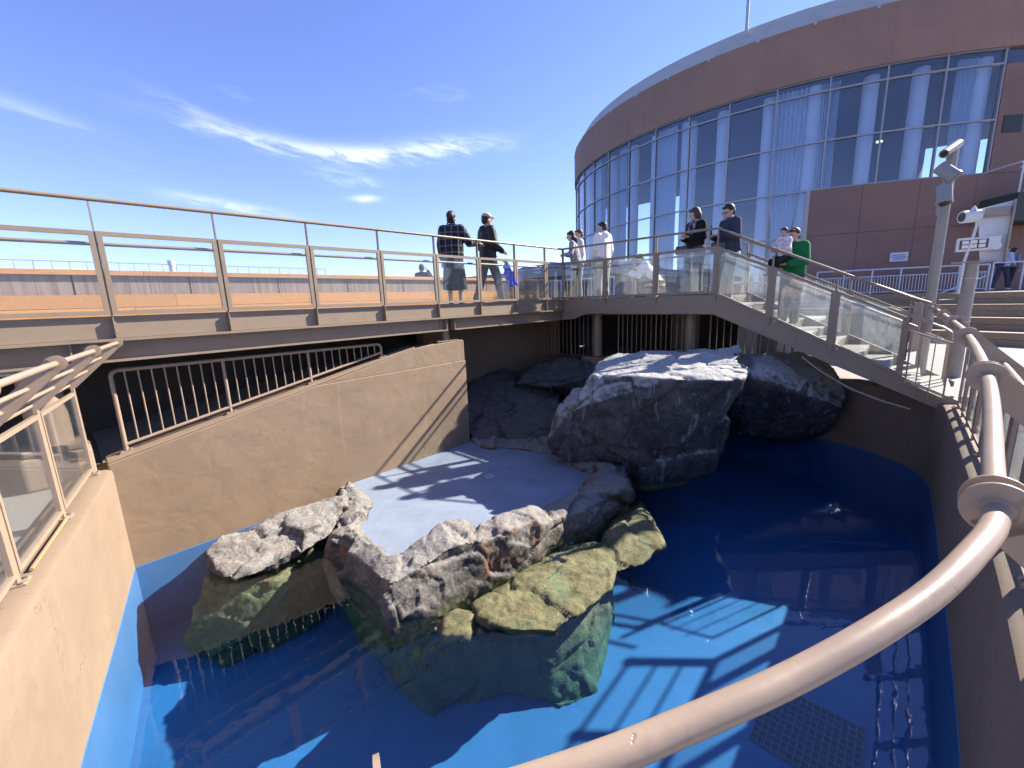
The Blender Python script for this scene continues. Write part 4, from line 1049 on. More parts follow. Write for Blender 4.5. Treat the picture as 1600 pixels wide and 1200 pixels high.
# glazing
rows = [(ZTR, ZT), (ZR1, ZTR), (ZR2, ZR1), (ZR3, ZR2), (ZR4, ZR3), (0.15, ZR4)]
for i in range(NB):
    a1 = angs[i]; a0 = angs[i + 1]
    for ri, (z0, z1) in enumerate(rows):
        if ri >= 3 and a1 > A_SOLID + DA * 0.3: continue
        part('pane', arc_block(a0 + 0.0025, a1 - 0.0025, BR - 0.05, BR - 0.038, z0 + 0.03, z1 - 0.03, 2), M_WINDOW, t_)
for i, a in enumerate(angs):
    zb = ZR2 if a > A_SOLID + 0.005 else 0.1
    rad = Vector((math.cos(a), math.sin(a), 0)); tan = Vector((-math.sin(a), math.cos(a), 0))
    part('mullion', MB().box(cyl(a, BR - 0.03, (zb + ZT) / 2), rad * 0.07, tan * 0.032, Z * ((ZT - zb) / 2)), M_ALU, t_)
for z in (ZT, ZTR, ZR1, ZR2):
    part('transom', arc_block(a_left, A0, BR - 0.075, BR + 0.045, z - 0.035, z + 0.035, 60), M_ALU, t_)
for z in (ZR3, ZR4):
    part('transom', arc_block(a_left, A_SOLID, BR - 0.075, BR + 0.045, z - 0.035, z + 0.035, 50), M_ALU, t_)
part('jamb', arc_block(A_SOLID - 0.004, A_SOLID + 0.006, BR - 0.1, BR + 0.12, 0.1, ZR2), M_ALU, t_)
# interior seen through the glass
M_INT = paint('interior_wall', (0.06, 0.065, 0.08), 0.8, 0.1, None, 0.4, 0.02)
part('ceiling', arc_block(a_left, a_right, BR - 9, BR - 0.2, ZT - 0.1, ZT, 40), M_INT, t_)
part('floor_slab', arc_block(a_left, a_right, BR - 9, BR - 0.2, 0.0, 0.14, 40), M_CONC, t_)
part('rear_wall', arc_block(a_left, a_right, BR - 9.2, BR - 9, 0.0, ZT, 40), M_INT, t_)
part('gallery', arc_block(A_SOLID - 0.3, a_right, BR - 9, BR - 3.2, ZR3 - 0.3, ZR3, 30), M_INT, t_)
for i, a in enumerate(angs[:-1]):
    if i % 1 == 0:
        zb = ZR2 if a > A_SOLID + 0.02 else 0.14
        part('column', MB().tube([cyl(a - 0.016 - DA * (0.12 if i % 2 else 0.04), BR - 0.75, 0.14), cyl(a - 0.016 - DA * (0.12 if i % 2 else 0.04), BR - 0.75, ZT - 0.1)], 0.30 if i % 3 else 0.42, 14), M_COLUMN, t_, True)
M_CURT = cloth('pale_blue_curtain', (0.66, 0.72, 0.80), 0.8)
def curtain(a0, a1, z0, z1, waist):
    m = MB(); na_ = 40; nz_ = 14
    for j in range(nz_ + 1):
        f = j / nz_; sq = 1 - 0.45 * math.exp(-((f - waist) / 0.22) ** 2) if waist is not None else 1.0
        for i in range(na_ + 1):
            u = i / na_ - 0.5; a = (a0 + a1) / 2 + u * (a1 - a0) * sq
            m.v.append(cyl(a, BR - 0.36 + 0.085 * math.sin(u * 44 + math.sin(f * 3) * 0.6), z0 + (z1 - z0) * f))
    for j in range(nz_):
        for i in range(na_): m.f.append((j * (na_ + 1) + i, j * (na_ + 1) + i + 1, (j + 1) * (na_ + 1) + i + 1, (j + 1) * (na_ + 1) + i))
    o = part('curtain', m, M_CURT, t_, True); return o
for (x0, x1, y, zb, wv) in ((1500, 1530, 150, ZR2, 0.1), (1285, 1312, 170, ZR2, None), (1207, 1258, 200, ZR4 - 0.6, 0.22), (1022, 1052, 250, ZR4 - .6, None), (962, 972, 280, ZR4, None), (920, 932, 300, ZR4, None)):
    curtain(ang_of(x0, y), ang_of(x1, y), zb, ZT - 0.12, wv)
def emis(name, col, st):
    m, nt, out = nodes_of(name); e = nt.nodes.new('ShaderNodeEmission'); e.inputs[0].default_value = (*col, 1); e.inputs[1].default_value = st
    nt.links.new(e.outputs[0], out.inputs[0]); return m
M_LIT = emis('lit_downlight', (1, 0.93, 0.8), 9)
for (x, y, r) in ((992, 245, 2.2), (1430, 200, 3.0), (1320, 245, 3.0)):
    a = ang_of(x, y); d = MB().disc(cyl(a, BR - r, ZT - 0.13 if y > 240 and x < 1000 else ZR1 + 0.4), Z, 0.12, 0.03, 12)
    part('downlight', d, M_LIT, t_, True)
# dark green balcony with white railing at the right end
t_ = thing('balcony', 'dark green balcony box with white bar railing on the round building', 'balcony', cyl(ang_of(1590, 300), BR + 1, bz(0.36)))
ba0, ba1 = ang_of(1535, 290) - 0.004, ang_of(1535, 290) + 0.35
part('box', arc_block(ba0, ba1, BR + 0.1, BR + 1.7, bz(0.26), bz(0.375), 8), M_GREENBOX, t_)
for i in range(34):
    a = ba0 + 0.004 + (ba1 - ba0) * i / 34
    inst('baluster', ME_BALW, cyl(a, BR + 1.62, bz(0.375)), t_, scale=(1.3, 1.3, 0.95) if i % 6 else (2.4, 2.4, 1.15))
part('top_rail', MB().tube([cyl(ba0 + (ba1 - ba0) * i / 20, BR + 1.62, bz(0.375) + 1.15) for i in range(21)], 0.035, 8), M_WHITE, t_, True)
part('mid_rail', MB().tube([cyl(ba0 + (ba1 - ba0) * i / 20, BR + 1.62, bz(0.375) + 0.95) for i in range(21)], 0.025, 8), M_WHITE, t_, True)
part('side_rail', MB().tube([cyl(ba0, BR + 0.1, bz(0.375) + 1.15), cyl(ba0, BR + 1.62, bz(0.375) + 1.15)], 0.035, 8), M_WHITE, t_, True)

# raised walk round the building with white railings
t_ = thing('raised_walk', 'raised dark walkway running along the foot of the round building', 'walkway', cyl(A_SOLID, BR + 1, 0))
wa0, wa1 = ang_of(1180, 400), ang_of(1597, 400) + 0.3
part('walk', arc_block(wa0, wa1, BR + 0.1, BR + 3.2, 0.0, 1.40, 40), M_REDWALL2, t_)
def arc_rail(label, a0, a1, r, z, h, n, every, balus=True, name='white_railing'):
    f_ = thing(name, label, 'railing', cyl(a0, r, z))
    part('top_rail', MB().tube([cyl(a0 + (a1 - a0) * i / 24, r, z + h) for i in range(25)], 0.03, 8), M_WHITE, f_, True)
    if balus:
        part('mid_rail', MB().tube([cyl(a0 + (a1 - a0) * i / 24, r, z + h - 0.28) for i in range(25)], 0.02, 8), M_WHITE, f_, True)
        part('bottom_rail', MB().tube([cyl(a0 + (a1 - a0) * i / 24, r, z + 0.08) for i in range(25)], 0.02, 8), M_WHITE, f_, True)
    for i in range(n + 1):
        a = a0 + (a1 - a0) * i / n
        if i % every == 0: inst('post', ME_BALW, cyl(a, r, z), f_, scale=(2.3, 2.3, h))
        elif balus: inst('baluster', ME_BALW, cyl(a, r, z + 0.08), f_, scale=(1, 1, h - 0.36))
    return f_
arc_rail('white bar railing on the raised walk left of the tall pole', ang_of(1262, 430), ang_of(1452, 430), BR + 3.1, 1.40, 1.0, 54, 9)
arc_rail('white open railing on the raised walk right of the tall pole', ang_of(1456, 430), ang_of(1599, 430) + 0.12, BR + 3.1, 1.40, 1.05, 7, 1, False)
o = part('sloping_rail', MB().tube([cyl(ang_of(1330, 470), BR + 3.6, 0.55), cyl(ang_of(1440, 430), BR + 3.5, 1.95)], 0.03, 8), M_WHITE, None, True)
tag(o, 'white sloping handrail of the short ramp below the bar railing', 'handrail')
# notice on the wall
t_ = thing('wall_sign', 'white notice with blue lettering on the russet wall', 'sign', cyl(ang_of(1402, 402), BR + 0.12, 2.9))
a = ang_of(1402, 402); rad = Vector((math.cos(a), math.sin(a), 0)); tan = Vector((-math.sin(a), math.cos(a), 0))
part('plate', MB().box(cyl(a, BR + 0.125, 3.02), rad * 0.012, tan * 0.34, Z * 0.20), M_WHITE, t_)
M_BLUEINK = paint('blue_ink', (0.02, 0.05, 0.35), 0.6, 0.1, None, 8, 0.01)
for j, (z, hw, n_) in enumerate(((3.10, 0.26, 9), (3.01, 0.29, 11), (2.92, 0.22, 8))):
    for i in range(n_):
        part('lettering', MB().box(cyl(a, BR + 0.139, z) + tan * (-hw + 2 * hw * (i + 0.5) / n_), rad * 0.001, tan * (hw / n_ * random.Random(i + j * 20).uniform(.5, .8)), Z * 0.024), M_BLUEINK, t_)

# timber tiers at the right
t_ = thing('timber_tiers', 'broad timber seating tiers stepping up at the right', 'bleachers', (14, 12, 0))
U = Vector((0.40, -0.917, 0)).normalized(); V = Vector((0.917, 0.40, 0)).normalized()
O = Vector((12.6, 12.9, 0))
for k_ in range(4):
    p = O + V * (0.8 * k_); z1 = 0.35 * (k_ + 1)
    for j in range(5):
        part('plank', MB().box(p + V * (0.08 + 0.165 * j) + U * 1.0 + Z * (z1 - 0.02), U * 5.2, V * 0.078, Z * 0.02), M_BENCHWOOD, t_)
    for j in range(2):
        part('plank', MB().box(p + V * 0.012 + U * 1.0 + Z * (z1 - 0.04 - 0.155 * (j + 0.5)), U * 5.2, V * 0.012, Z * 0.073), M_BENCHWOOD, t_)
    part('block', MB().box(p + V * 1.9 + U * 1.0 + Z * (z1 - 0.06 - 0.14), U * 5.1, V * 1.86, Z * 0.14), M_DARK, t_)
st = struct('plaza_terrace', MB().box(O + V * 7.2 + U * 1.0 + Z * 0.69, U * 5.2, V * 4.0, Z * 0.69), M_PAVE)
# beige stand with dark board
t_ = thing('sign_stand', 'beige post with a dark slanted board at the end of the tiers', 'stand', (11.3, 10.9, 0))
sp0 = flat(at(1463, 470, 1.1)) 
SQ = Vector((0.968 * 11.2, 0.998 * 11.2, 0))
bevel(part('post', MB().box(SQ + Z * 0.62, Vector((0.14, 0, 0)), Vector((0, 0.12, 0)), Z * 0.62), M_BROWNBEAM, t_), 0.01)
part('board', MB().box(SQ + Vector((0.30, -0.02, 1.27)), Vector((0.36, 0, 0.01)), Vector((0, 0.16, 0)), Z * 0.02), M_DARKMETAL, t_)

# ------------------------------------------------------------------ poles
pb = Vector((0.971, 0.986, 0)) * 7.25
t_ = thing('camera_pole', 'tall beige pole carrying three tube shaped cameras', 'pole', pb)
part('shaft', MB().tube([pb, pb + Z * 3.72], 0.075, 24, r1=0.068), M_POLE, t_, True)
top = pb + Z * 3.72
rgt = Vector((0.7, -0.7, 0)).normalized()
fw = Vector((-0.75, -0.35, -0.38)).normalized()
c1 = MB().tube([top + fw * -0.16 + Z * 0.05, top + fw * 0.30 + Z * 0.05], 0.065, 16); h1 = part('camera_housing', c1, M_POLE, t_, True)
part('lens', MB().tube([top + fw * 0.295 + Z * 0.05, top + fw * 0.305 + Z * 0.05], 0.045, 14), M_BLACKPL, h1)
for z_, dv in ((3.38, Vector((0.35, -0.55, -0.65))), (3.05, Vector((-0.1, -0.25, -0.95)))):
    dv = dv.normalized(); cc = pb + Z * z_ + Vector((-0.13, -0.10, 0))
    sp_ = part('spot_housing', MB().tube([cc - dv * 0.15, cc + dv * 0.12], 0.095, 18), M_WHITE if False else M_GREYBLD, t_, True)
    part('rim', MB().tube([cc + dv * 0.10, cc + dv * 0.14], 0.102, 18), M_POLE, sp_, True); part('lens', MB().tube([cc + dv * 0.138, cc + dv * 0.144], 0.085, 16), M_BLACKPL, sp_)
    part('stalk', MB().tube([cc, pb + Z * z_], 0.025, 8), M_POLE, sp_, True)
part('cable', MB().tube([pb + Z * 2.95 + Vector((-0.2, -0.1, 0)), pb + Z * 2.8 + Vector((-0.22, -0.1, 0)), pb + Z * 2.72 + Vector((-0.18, -0.1, 0))], 0.012, 6), M_GREYBLD, t_, True)
qb = Vector((1.064, 0.997, 0)) * 7.6
t_ = thing('floodlight_pole', 'shorter beige pole with white floodlight and camera bracket', 'pole', qb)
part('shaft', MB().tube([qb, qb + Z * 2.02], 0.105, 24, r1=0.095), M_POLE, t_, True)
for z_ in (1.0, 1.75): part('strap', MB().tube([qb + Z * z_, qb + Z * (z_ + 0.02)], 0.108, 20), M_BOLT, t_, True)
ex = Vector((0.73, -0.68, 0)).normalized(); ey = Vector((0.68, 0.73, 0)).normalized()
part('platform_plate', MB().box(qb + Z * 2.035 + ex * 0.05, ex * 0.30, ey * 0.13, Z * 0.012), M_POLE, t_)
part('back_plate', MB().prism([qb + ex * 0.10 + ey * 0.10 + Z * 2.05, qb + ex * 0.37 + ey * 0.10 + Z * 2.05, qb + ex * 0.37 + ey * 0.10 + Z * 3.0, qb + ex * -0.02 + ey * 0.10 + Z * 2.92], ey * 0.012), M_WHITE, t_)
part('plate_edge', MB().box(qb + ex * 0.38 + ey * 0.05 + Z * 2.52, ex * 0.012, ey * 0.10, Z * 0.48), M_POLE, t_)
fl = part('floodlight', MB().box(qb + ex * 0.03 + ey * -0.06 + Z * 2.33, ex * 0.26, ey * 0.05, Z * 0.11), M_WHITE, t_); bevel(fl, 0.015)
part('lens_panel', MB().box(qb + ex * -0.02 + ey * -0.112 + Z * 2.33, ex * 0.17, ey * 0.003, Z * 0.075), M_DARKMETAL, fl)
M_LED = paint('pale_led', (0.72, 0.68, 0.58), 0.3, 0.05, None, 10, 0.01)
for i in range(3):
    for j in range(2): part('led', MB().box(qb + ex * (-0.12 + i * 0.10) + ey * -0.117 + Z * (2.295 + j * 0.07), ex * 0.04, ey * 0.002, Z * 0.028), M_LED, fl)
part('knob', MB().tube([qb + ex * 0.25 + ey * -0.12 + Z * 2.27, qb + ex * 0.25 + ey * -0.06 + Z * 2.27], 0.06, 14), M_WHITE, fl, True)
cm = MB(); cc = qb + ex * -0.10 + ey * -0.05 + Z * 2.80; dv = (ex * -0.75 + ey * -0.5 + Z * -0.05).normalized()
cm.tube([cc - dv * 0.10, cc - dv * 0.06, cc + dv * 0.06, cc + dv * 0.14], 0.10, 16)
ch = part('camera_head', cm, M_WHITE, t_, True); part('lens', MB().tube([cc + dv * 0.135, cc + dv * 0.147], 0.075, 14), M_BLACKPL, ch)
part('ear', MB().tube([cc + Z * 0.09 + ex * 0.02, cc + Z * 0.17 + ex * 0.02], 0.05, 8, r1=0.01), M_WHITE, ch, True)
part('cable', MB().tube([cc - dv * 0.08, cc - dv * 0.08 - Z * 0.15 + ex * 0.02, qb + ex * -0.04 + ey * -0.10 + Z * 2.45, qb + ex * -0.10 + ey * -0.11 + Z * 2.05, qb + ex * -0.10 + ey * -0.06 + Z * 1.5], 0.02, 8), M_WHITE, t_, True)
part('junction_box', MB().box(qb + ex * 0.20 + ey * 0.04 + Z * 2.84, ex * 0.14, ey * 0.05, Z * 0.07), M_POLE, t_)

# ------------------------------------------------------------------ people
def sphere_pts(c, r, n=10):
    out = []
    for i in range(n):
        z = 1 - 2 * (i + 0.5) / n; rr = math.sqrt(1 - z * z); a = i * 2.399963
        out.append(Vector(c) + Vector((r[0] * rr * math.cos(a), r[1] * rr * math.sin(a), r[2] * z)))
    return out
class Fig:
    """a figure modelled facing +Y with its feet at z = 0, then turned and set in place"""
    def __init__(s, name, label, loc, yaw, k=1.0, group=None, lean=0.0, cat='person'):
        s.name, s.label, s.loc, s.yaw, s.k, s.group, s.lean, s.cat = name, label, Vector(loc), R_(yaw), k, group, R_(lean), cat
        s.body = []; s.fing = []; s.extra = []; s.root = None
        s.hipz = 0.90
    def L(s, p):
        """leaning: turn a torso point forward round the hips"""
        v = Vector(p); c, q = math.cos(s.lean), math.sin(s.lean); y, z = v.y, v.z - s.hipz
        return Vector((v.x, y * c + z * q, s.hipz + z * c - y * q))
    @staticmethod
    def cap(p, q, r0, r1): return sphere_pts(p, (r0,) * 3, 40) + sphere_pts(q, (r1,) * 3, 40)
    @staticmethod
    def ell(c, r): return sphere_pts(c, r, 90)
    def solid(s, hulls, voxel, smooth=2):
        bm = bmesh.new()
        for pts in hulls:
            vs = [bm.verts.new(p) for p in pts]; r = bmesh.ops.convex_hull(bm, input=vs)
            junk = [e for e in r['geom_interior'] + r['geom_unused'] if isinstance(e, bmesh.types.BMVert)]
            if junk: bmesh.ops.delete(bm, geom=list(set(junk)), context='VERTS')
        me = remesh(bm, voxel, s.name); smooth_mesh(me, smooth)
        return me
    def emit(s, name, me, mat, parent=None):
        me.transform(Matrix.Scale(s.k, 4)); me.materials.clear(); me.materials.append(mat)
        me.polygons.foreach_set('use_smooth', [True] * len(me.polygons))
        me.name = name
        o = bpy.data.objects.new(name, me); COL.objects.link(o)
        if parent is not None: o.parent = parent
        return o
    def build(s, legs, arms, head, top, bottom, shoes, hair=None, skirt=None, hem=0.93, topmat=None, legr=1.0, sitz=None, toplen=0.0, bulk=0.0, hood=False):
        """legs: two (hip, knee, ankle, toe) chains; arms: two (elbow, wrist, fingertip); head: (centre, facing yaw, pitch)"""
        L = s.L; C = s.cap
        sh = [L((-0.165, 0, 1.385)), L((0.165, 0, 1.385))]
        hd = Vector(head[0]) if head[0] is not None else L((0, 0.02, 1.585)); hy = R_(head[1]); hp = R_(head[2])
        fwd = Vector((-math.sin(hy) * math.cos(hp), math.cos(hy) * math.cos(hp), -math.sin(hp))); hup = Vector((-math.sin(hy) * math.sin(hp), math.cos(hy) * math.sin(hp), math.cos(hp))); hs = fwd.cross(hup)
        B = []
        pelvis = [s.ell(L((0, 0, 0.93)), (0.155, 0.105, 0.10))]
        torso = [sphere_pts(L((0, 0, 0.98)), (0.145, 0.10, 0.08), 50) + sphere_pts(L((0, 0.01, 1.22)), (0.165, 0.11, 0.10), 60), sphere_pts(L((0, 0.01, 1.20)), (0.165, 0.11, 0.1), 60) + sphere_pts(L((0, 0, 1.37)), (0.15, 0.08, 0.055), 50),
                 C(sh[0], sh[1], 0.062, 0.062)]
        neck = [C(L((0, 0.0, 1.40)), hd - hup * 0.07 - fwd * 0.015, 0.055, 0.05)]
        def hp_(f, sd, u): return hd + fwd * f + hs * sd + hup * u
        def hell(c, r):
            out = []
            for p in sphere_pts((0, 0, 0), (1, 1, 1), 90): out.append(c + hs * (p.x * r[0]) + fwd * (p.y * r[1]) + hup * (p.z * r[2]))
            return out
        headp = [hell(hd + hup * 0.02, (0.076, 0.096, 0.10)), hell(hp_(0.025, 0, -0.055), (0.056, 0.068, 0.062)),
                 sphere_pts(hp_(0.095, 0, 0.01), (0.012,) * 3, 14) + sphere_pts(hp_(0.112, 0, -0.025), (0.016,) * 3, 14),
                 hell(hp_(-0.005, 0.078, -0.01), (0.012, 0.024, 0.034)), hell(hp_(-0.005, -0.078, -0.01), (0.012, 0.024, 0.034)), hell(hp_(0.085, 0, -0.068), (0.026, 0.014, 0.011))]
        legp = []; shoep = []; trou = []
        for hip, knee, ank, toe in legs:
            hip, knee, ank, toe = Vector(hip), Vector(knee), Vector(ank), Vector(toe)
            legp += [C(hip, knee, 0.082, 0.055), C(knee, ank, 0.054, 0.038)]
            trou += [C(hip, knee, 0.100 * legr, 0.080 * legr), C(knee, ank + (knee - ank) * 0.05, 0.076 * legr, 0.066 * legr)]
            legp += [C(ank - Z * 0.03, toe, 0.036, 0.026)]
            d = (toe - ank); d.z = 0
            d = d.normalized() if d.length > 0.02 else Vector((0, 1, 0))
            shoep += [sphere_pts(ank - d * 0.035 - Z * 0.03, (0.047, 0.05, 0.045), 30) + sphere_pts(toe + Z * 0.005, (0.042, 0.05, 0.03), 30) + sphere_pts(ank - Z * 0.045, (0.04, 0.04, 0.03), 20)]
        armp = []; sleeve = []; fing = []
        for i, (el_, wr, tip) in enumerate(arms):
            el_, wr, tip = Vector(el_), Vector(wr), Vector(tip)
            armp += [C(sh[i], el_, 0.050, 0.040), C(el_, wr, 0.039, 0.027)]
            sleeve += [C(sh[i], el_, 0.074 + bulk, 0.060 + bulk), C(el_, wr.lerp(el_, 0.06), 0.058 + bulk, 0.043 + bulk * .6)]
            hd_ = (tip - wr).normalized(); side = hd_.cross(Z)
            if side.length < 0.1: side = hd_.cross(Vector((0, 1, 0)))
            side.normalize(); nrm = side.cross(hd_)
            palm = wr + hd_ * 0.05
            armp += [C(wr, palm, 0.024, 0.027), [palm + side * a + nrm * b + hd_ * c for a in (-0.036, 0.036) for b in (-0.012, 0.012) for c in (-0.03, 0.04)]]
            for q, (off, ln) in enumerate(((-0.030, 0.062), (-0.010, 0.074), (0.010, 0.070), (0.029, 0.055))):
                r0 = palm + side * off + hd_ * 0.036; m1 = r0 + hd_ * ln * 0.5 - nrm * 0.008; m2 = m1 + (hd_ * 0.6 - nrm * 0.7).normalized() * ln * 0.5
                fing += [C(r0, m1, 0.0095, 0.009), C(m1, m2, 0.009, 0.0075)]
            th0 = palm + side * 0.034 * (1 if i == 0 else -1) - hd_ * 0.01; th1 = th0 + (hd_ * 0.7 + side * (0.6 if i == 0 else -0.6) - nrm * 0.3).normalized() * 0.035
            fing += [C(th0, th1, 0.011, 0.010), C(th1, th1 + (hd_ - nrm * 0.3).normalized() * 0.028, 0.010, 0.008)]
        me = s.solid(pelvis + torso + neck + headp + legp + armp, 0.0125, 2)
        bm = bmesh.new(); bm.from_mesh(me)
        for pts in fing:
            vs = [bm.verts.new(p) for p in pts[::2]]; r = bmesh.ops.convex_hull(bm, input=vs)
            junk = [e for e in r['geom_interior'] + r['geom_unused'] if isinstance(e, bmesh.types.BMVert)]
            if junk: bmesh.ops.delete(bm, geom=list(set(junk)), context='VERTS')
        bm.to_mesh(me); bm.free()
        o = s.emit(s.name, me, M_SKIN); s.root = o
        o.location = s.loc; o.rotation_euler = (0, 0, s.yaw); tag(o, s.label, s.cat, s.group)
        # clothes
        b_ = 0.022 + bulk
        tp = [sphere_pts(L((0, 0, hem + toplen)), (0.165 + b_, 0.118 + b_, 0.03), 60) + sphere_pts(L((0, 0.01, 1.22)), (0.168 + b_, 0.115 + b_, 0.10), 60),
              sphere_pts(L((0, 0.01, 1.20)), (0.168 + b_, 0.115 + b_, 0.1), 60) + sphere_pts(L((0, -0.005, 1.365)), (0.155 + b_ * .6, 0.085 + b_ * .6, 0.055), 50), C(sh[0], sh[1], 0.078 + bulk * .6, 0.078 + bulk * .6),
              C(L((0, -0.005, 1.40)), L((0, 0, 1.445)), 0.075, 0.066)] + sleeve
        if hood: tp += [s.ell(L((0, -0.085, 1.42)), (0.11, 0.065, 0.07))]
        s.emit('top', s.solid(tp, 0.0135, 2), top, o)
        if skirt is None:
            s.emit('trousers', s.solid([s.ell(L((0, 0, 0.94)), (0.172, 0.122, 0.11))] + trou, 0.0135, 2), bottom, o)
        else:
            z0, rx, ry = skirt
            s.emit('skirt', s.solid([sphere_pts((0, 0, 0.99), (0.165, 0.12, 0.04), 60) + sphere_pts((0, 0, 0.82), (0.195, 0.145, 0.06), 60), sphere_pts((0, 0, 0.82), (0.195, 0.145, 0.06), 60) + sphere_pts((0.0, 0, z0), (rx, ry, 0.025), 80)], 0.0135, 2), bottom, o)
        s.emit('shoes', s.solid(shoep, 0.0125, 1), shoes, o)
        # hair
        if hair:
            hm, style = hair
            hh = [hell(hp_(-0.022, 0, 0.040), (0.090, 0.098, 0.096))]
            if style == 'bob': hh += [hell(hp_(-0.035, 0, -0.02), (0.100, 0.080, 0.115)), hell(hp_(0.0, 0.066, -0.035), (0.030, 0.058, 0.085)), hell(hp_(0.0, -0.066, -0.035), (0.030, 0.058, 0.085)), hell(hp_(0.055, 0, 0.085), (0.072, 0.042, 0.028))]
            elif style == 'long': hh += [hell(hp_(-0.05, 0, -0.06), (0.095, 0.065, 0.15)), C(hd - hup * 0.1 - fwd * 0.085, hd - Z * 0.40 - fwd * 0.10, 0.075, 0.045), hell(hp_(0.06, 0, 0.08), (0.066, 0.034, 0.026))]
            elif style == 'bun': hh += [hell(hp_(-0.10, 0, 0.02), (0.07, 0.06, 0.07)), hell(hp_(-0.04, 0, -0.04), (0.085, 0.06, 0.06)), C(hp_(-0.07, 0.05, -0.05), hp_(-0.06, 0.085, -0.16), 0.022, 0.012), C(hp_(-0.07, -0.04, -0.05), hp_(-0.06, -0.08, -0.13), 0.02, 0.012)]
            else: hh += [hell(hp_(-0.045, 0, -0.01), (0.086, 0.068, 0.075)), hell(hp_(0.06, 0, 0.082), (0.062, 0.034, 0.028))]
            s.emit('hair', s.solid(hh, 0.012, 1), hm, o)
        em = MB()
        for sd in (-0.030, 0.030): em.add(sphere_pts(hp_(0.088, sd, 0.006), (0.010,) * 3, 14), [])
        bm = bmesh.new()
        for sd in (-0.030, 0.030):
            vs = [bm.verts.new(p) for p in sphere_pts(hp_(0.090, sd, 0.008), (0.0105, 0.0105, 0.007), 20)]; bmesh.ops.convex_hull(bm, input=vs)
        me = bpy.data.meshes.new('eyes'); bm.to_mesh(me); bm.free(); s.emit('eyes', me, M_BLACKPL, o)
        s.hp_, s.hell, s.hd, s.fwd, s.hs, s.hup = hp_, hell, hd, fwd, hs, hup
        return o
    def world(s, p):
        """figure point to world"""
        v = Vector(p) * s.k; c, q = math.cos(s.yaw), math.sin(s.yaw); return s.loc + Vector((v.x * c - v.y * q, v.x * q + v.y * c, v.z))
def legs_std(sp=0.09, fwdL=0.0, fwdR=0.0):
    return [((-0.085, 0, 0.90), (-sp, 0.03 + fwdL * .55, 0.48), (-sp, fwdL, 0.085), (-sp - 0.01, fwdL + 0.13, 0.03)),
            ((0.085, 0, 0.90), (sp, 0.03 + fwdR * .55, 0.48), (sp, fwdR, 0.085), (sp + 0.01, fwdR + 0.13, 0.03))]
DOWN_L = ((-0.22, -0.03, 1.10), (-0.23, 0.06, 0.86), (-0.22, 0.09, 0.76)); DOWN_R = ((0.22, -0.03, 1.10), (0.23, 0.06, 0.86), (0.22, 0.09, 0.76))
YB = math.degrees(math.atan2(D.y, D.x)) - 90                     # yaw that faces along the bridge towards its far end
DZ = 1.62

# strolling couple
f = Fig('person', 'woman in dark plaid jacket and long grey skirt seen from behind on the footbridge', W(4.83, -0.36, DZ), YB + 40, 0.985)
f.build(legs_std(0.10), [DOWN_L, ((0.30, 0.10, 1.14), (0.46, 0.30, 1.15), (0.50, 0.37, 1.15))], (None, 0, 0), cloth('plaid_jacket', (0.018, 0.018, 0.021), 0.9, (0.16, 0.16, 0.16)), cloth('grey_skirt', (0.055, 0.06, 0.062)), M_SHOE, (M_HAIR, 'bun'), skirt=(0.30, 0.24, 0.19), hem=0.90, bulk=0.02)
f = Fig('person', 'person in beige cap and dark hooded jacket walking along the footbridge', W(5.72, -0.36, DZ), YB - 12, 1.02)
o = f.build(legs_std(0.08, -0.26, 0.24), [((-0.22, -0.02, 1.10), (-0.17, 0.17, 0.98), (-0.14, 0.25, 0.97)), ((0.23, 0.02, 1.10), (0.20, 0.22, 0.99), (0.16, 0.29, 0.98))], (None, -10, 6), cloth('black_hooded_jacket', (0.020, 0.018, 0.018), 0.55), cloth('charcoal_trousers', (0.075, 0.075, 0.08)), M_SHOE, (M_HAIR, 'short'), bulk=0.02, hood=True, hem=0.88, legr=1.1)
M_CAP = cloth('beige_cap', (0.45, 0.33, 0.22))
f.emit('cap', f.solid([f.hell(f.hp_(-0.01, 0, 0.072), (0.094, 0.108, 0.068)), [f.hp_(0.08, s_, 0.055) for s_ in (-0.06, 0, 0.06)] + [f.hp_(0.175, s_, 0.040) for s_ in (-0.045, 0, 0.045)] + [f.hp_(0.08, s_, 0.07) for s_ in (-0.06, 0, 0.06)]], 0.010, 1), M_CAP, o)
M_BLUEBAG = cloth('royal_blue_cloth', (0.012, 0.02, 0.55), 0.6)
bm = bmesh.new()
bag = [f.world((0.20, 0.20, 0.92)), f.world((0.24, 0.26, 0.90)), f.world((0.25, 0.34, 0.62)), f.world((0.27, 0.55, 0.33)), f.world((0.22, 0.40, 0.27)), f.world((0.19, 0.28, 0.35)), f.world((0.17, 0.22, 0.60)), f.world((0.30, 0.45, 0.38))]
for p in bag: bm.verts.new(p)
r = bmesh.ops.convex_hull(bm, input=bm.verts[:])
me = remesh(bm, 0.014, 'carrier_bag'); smooth_mesh(me, 3); c0 = bag[0].copy(); me.transform(Matrix.Translation(-c0)); me.materials.append(M_BLUEBAG)
me.polygons.foreach_set('use_smooth', [True] * len(me.polygons))
o = bpy.data.objects.new('carrier_bag', me); o.location = c0; COL.objects.link(o); tag(o, 'royal blue cloth bag swinging beside the person in the cap', 'bag')

# person far behind the parapet
f = Fig('person', 'dark clad person taking a picture far behind the orange parapet', W(7.25, -4.75, 1.20), YB + 30, 0.95)
f.build(legs_std(), [((-0.25, 0.12, 1.30), (-0.10, 0.22, 1.52), (-0.06, 0.24, 1.60)), ((0.25, 0.12, 1.30), (0.10, 0.22, 1.52), (0.06, 0.24, 1.60))], (None, 0, 0), cloth('dark_coat', (0.02, 0.022, 0.026)), cloth('dark_trousers', (0.03, 0.03, 0.035)), M_SHOE, (M_HAIR, 'short'), bulk=0.015)

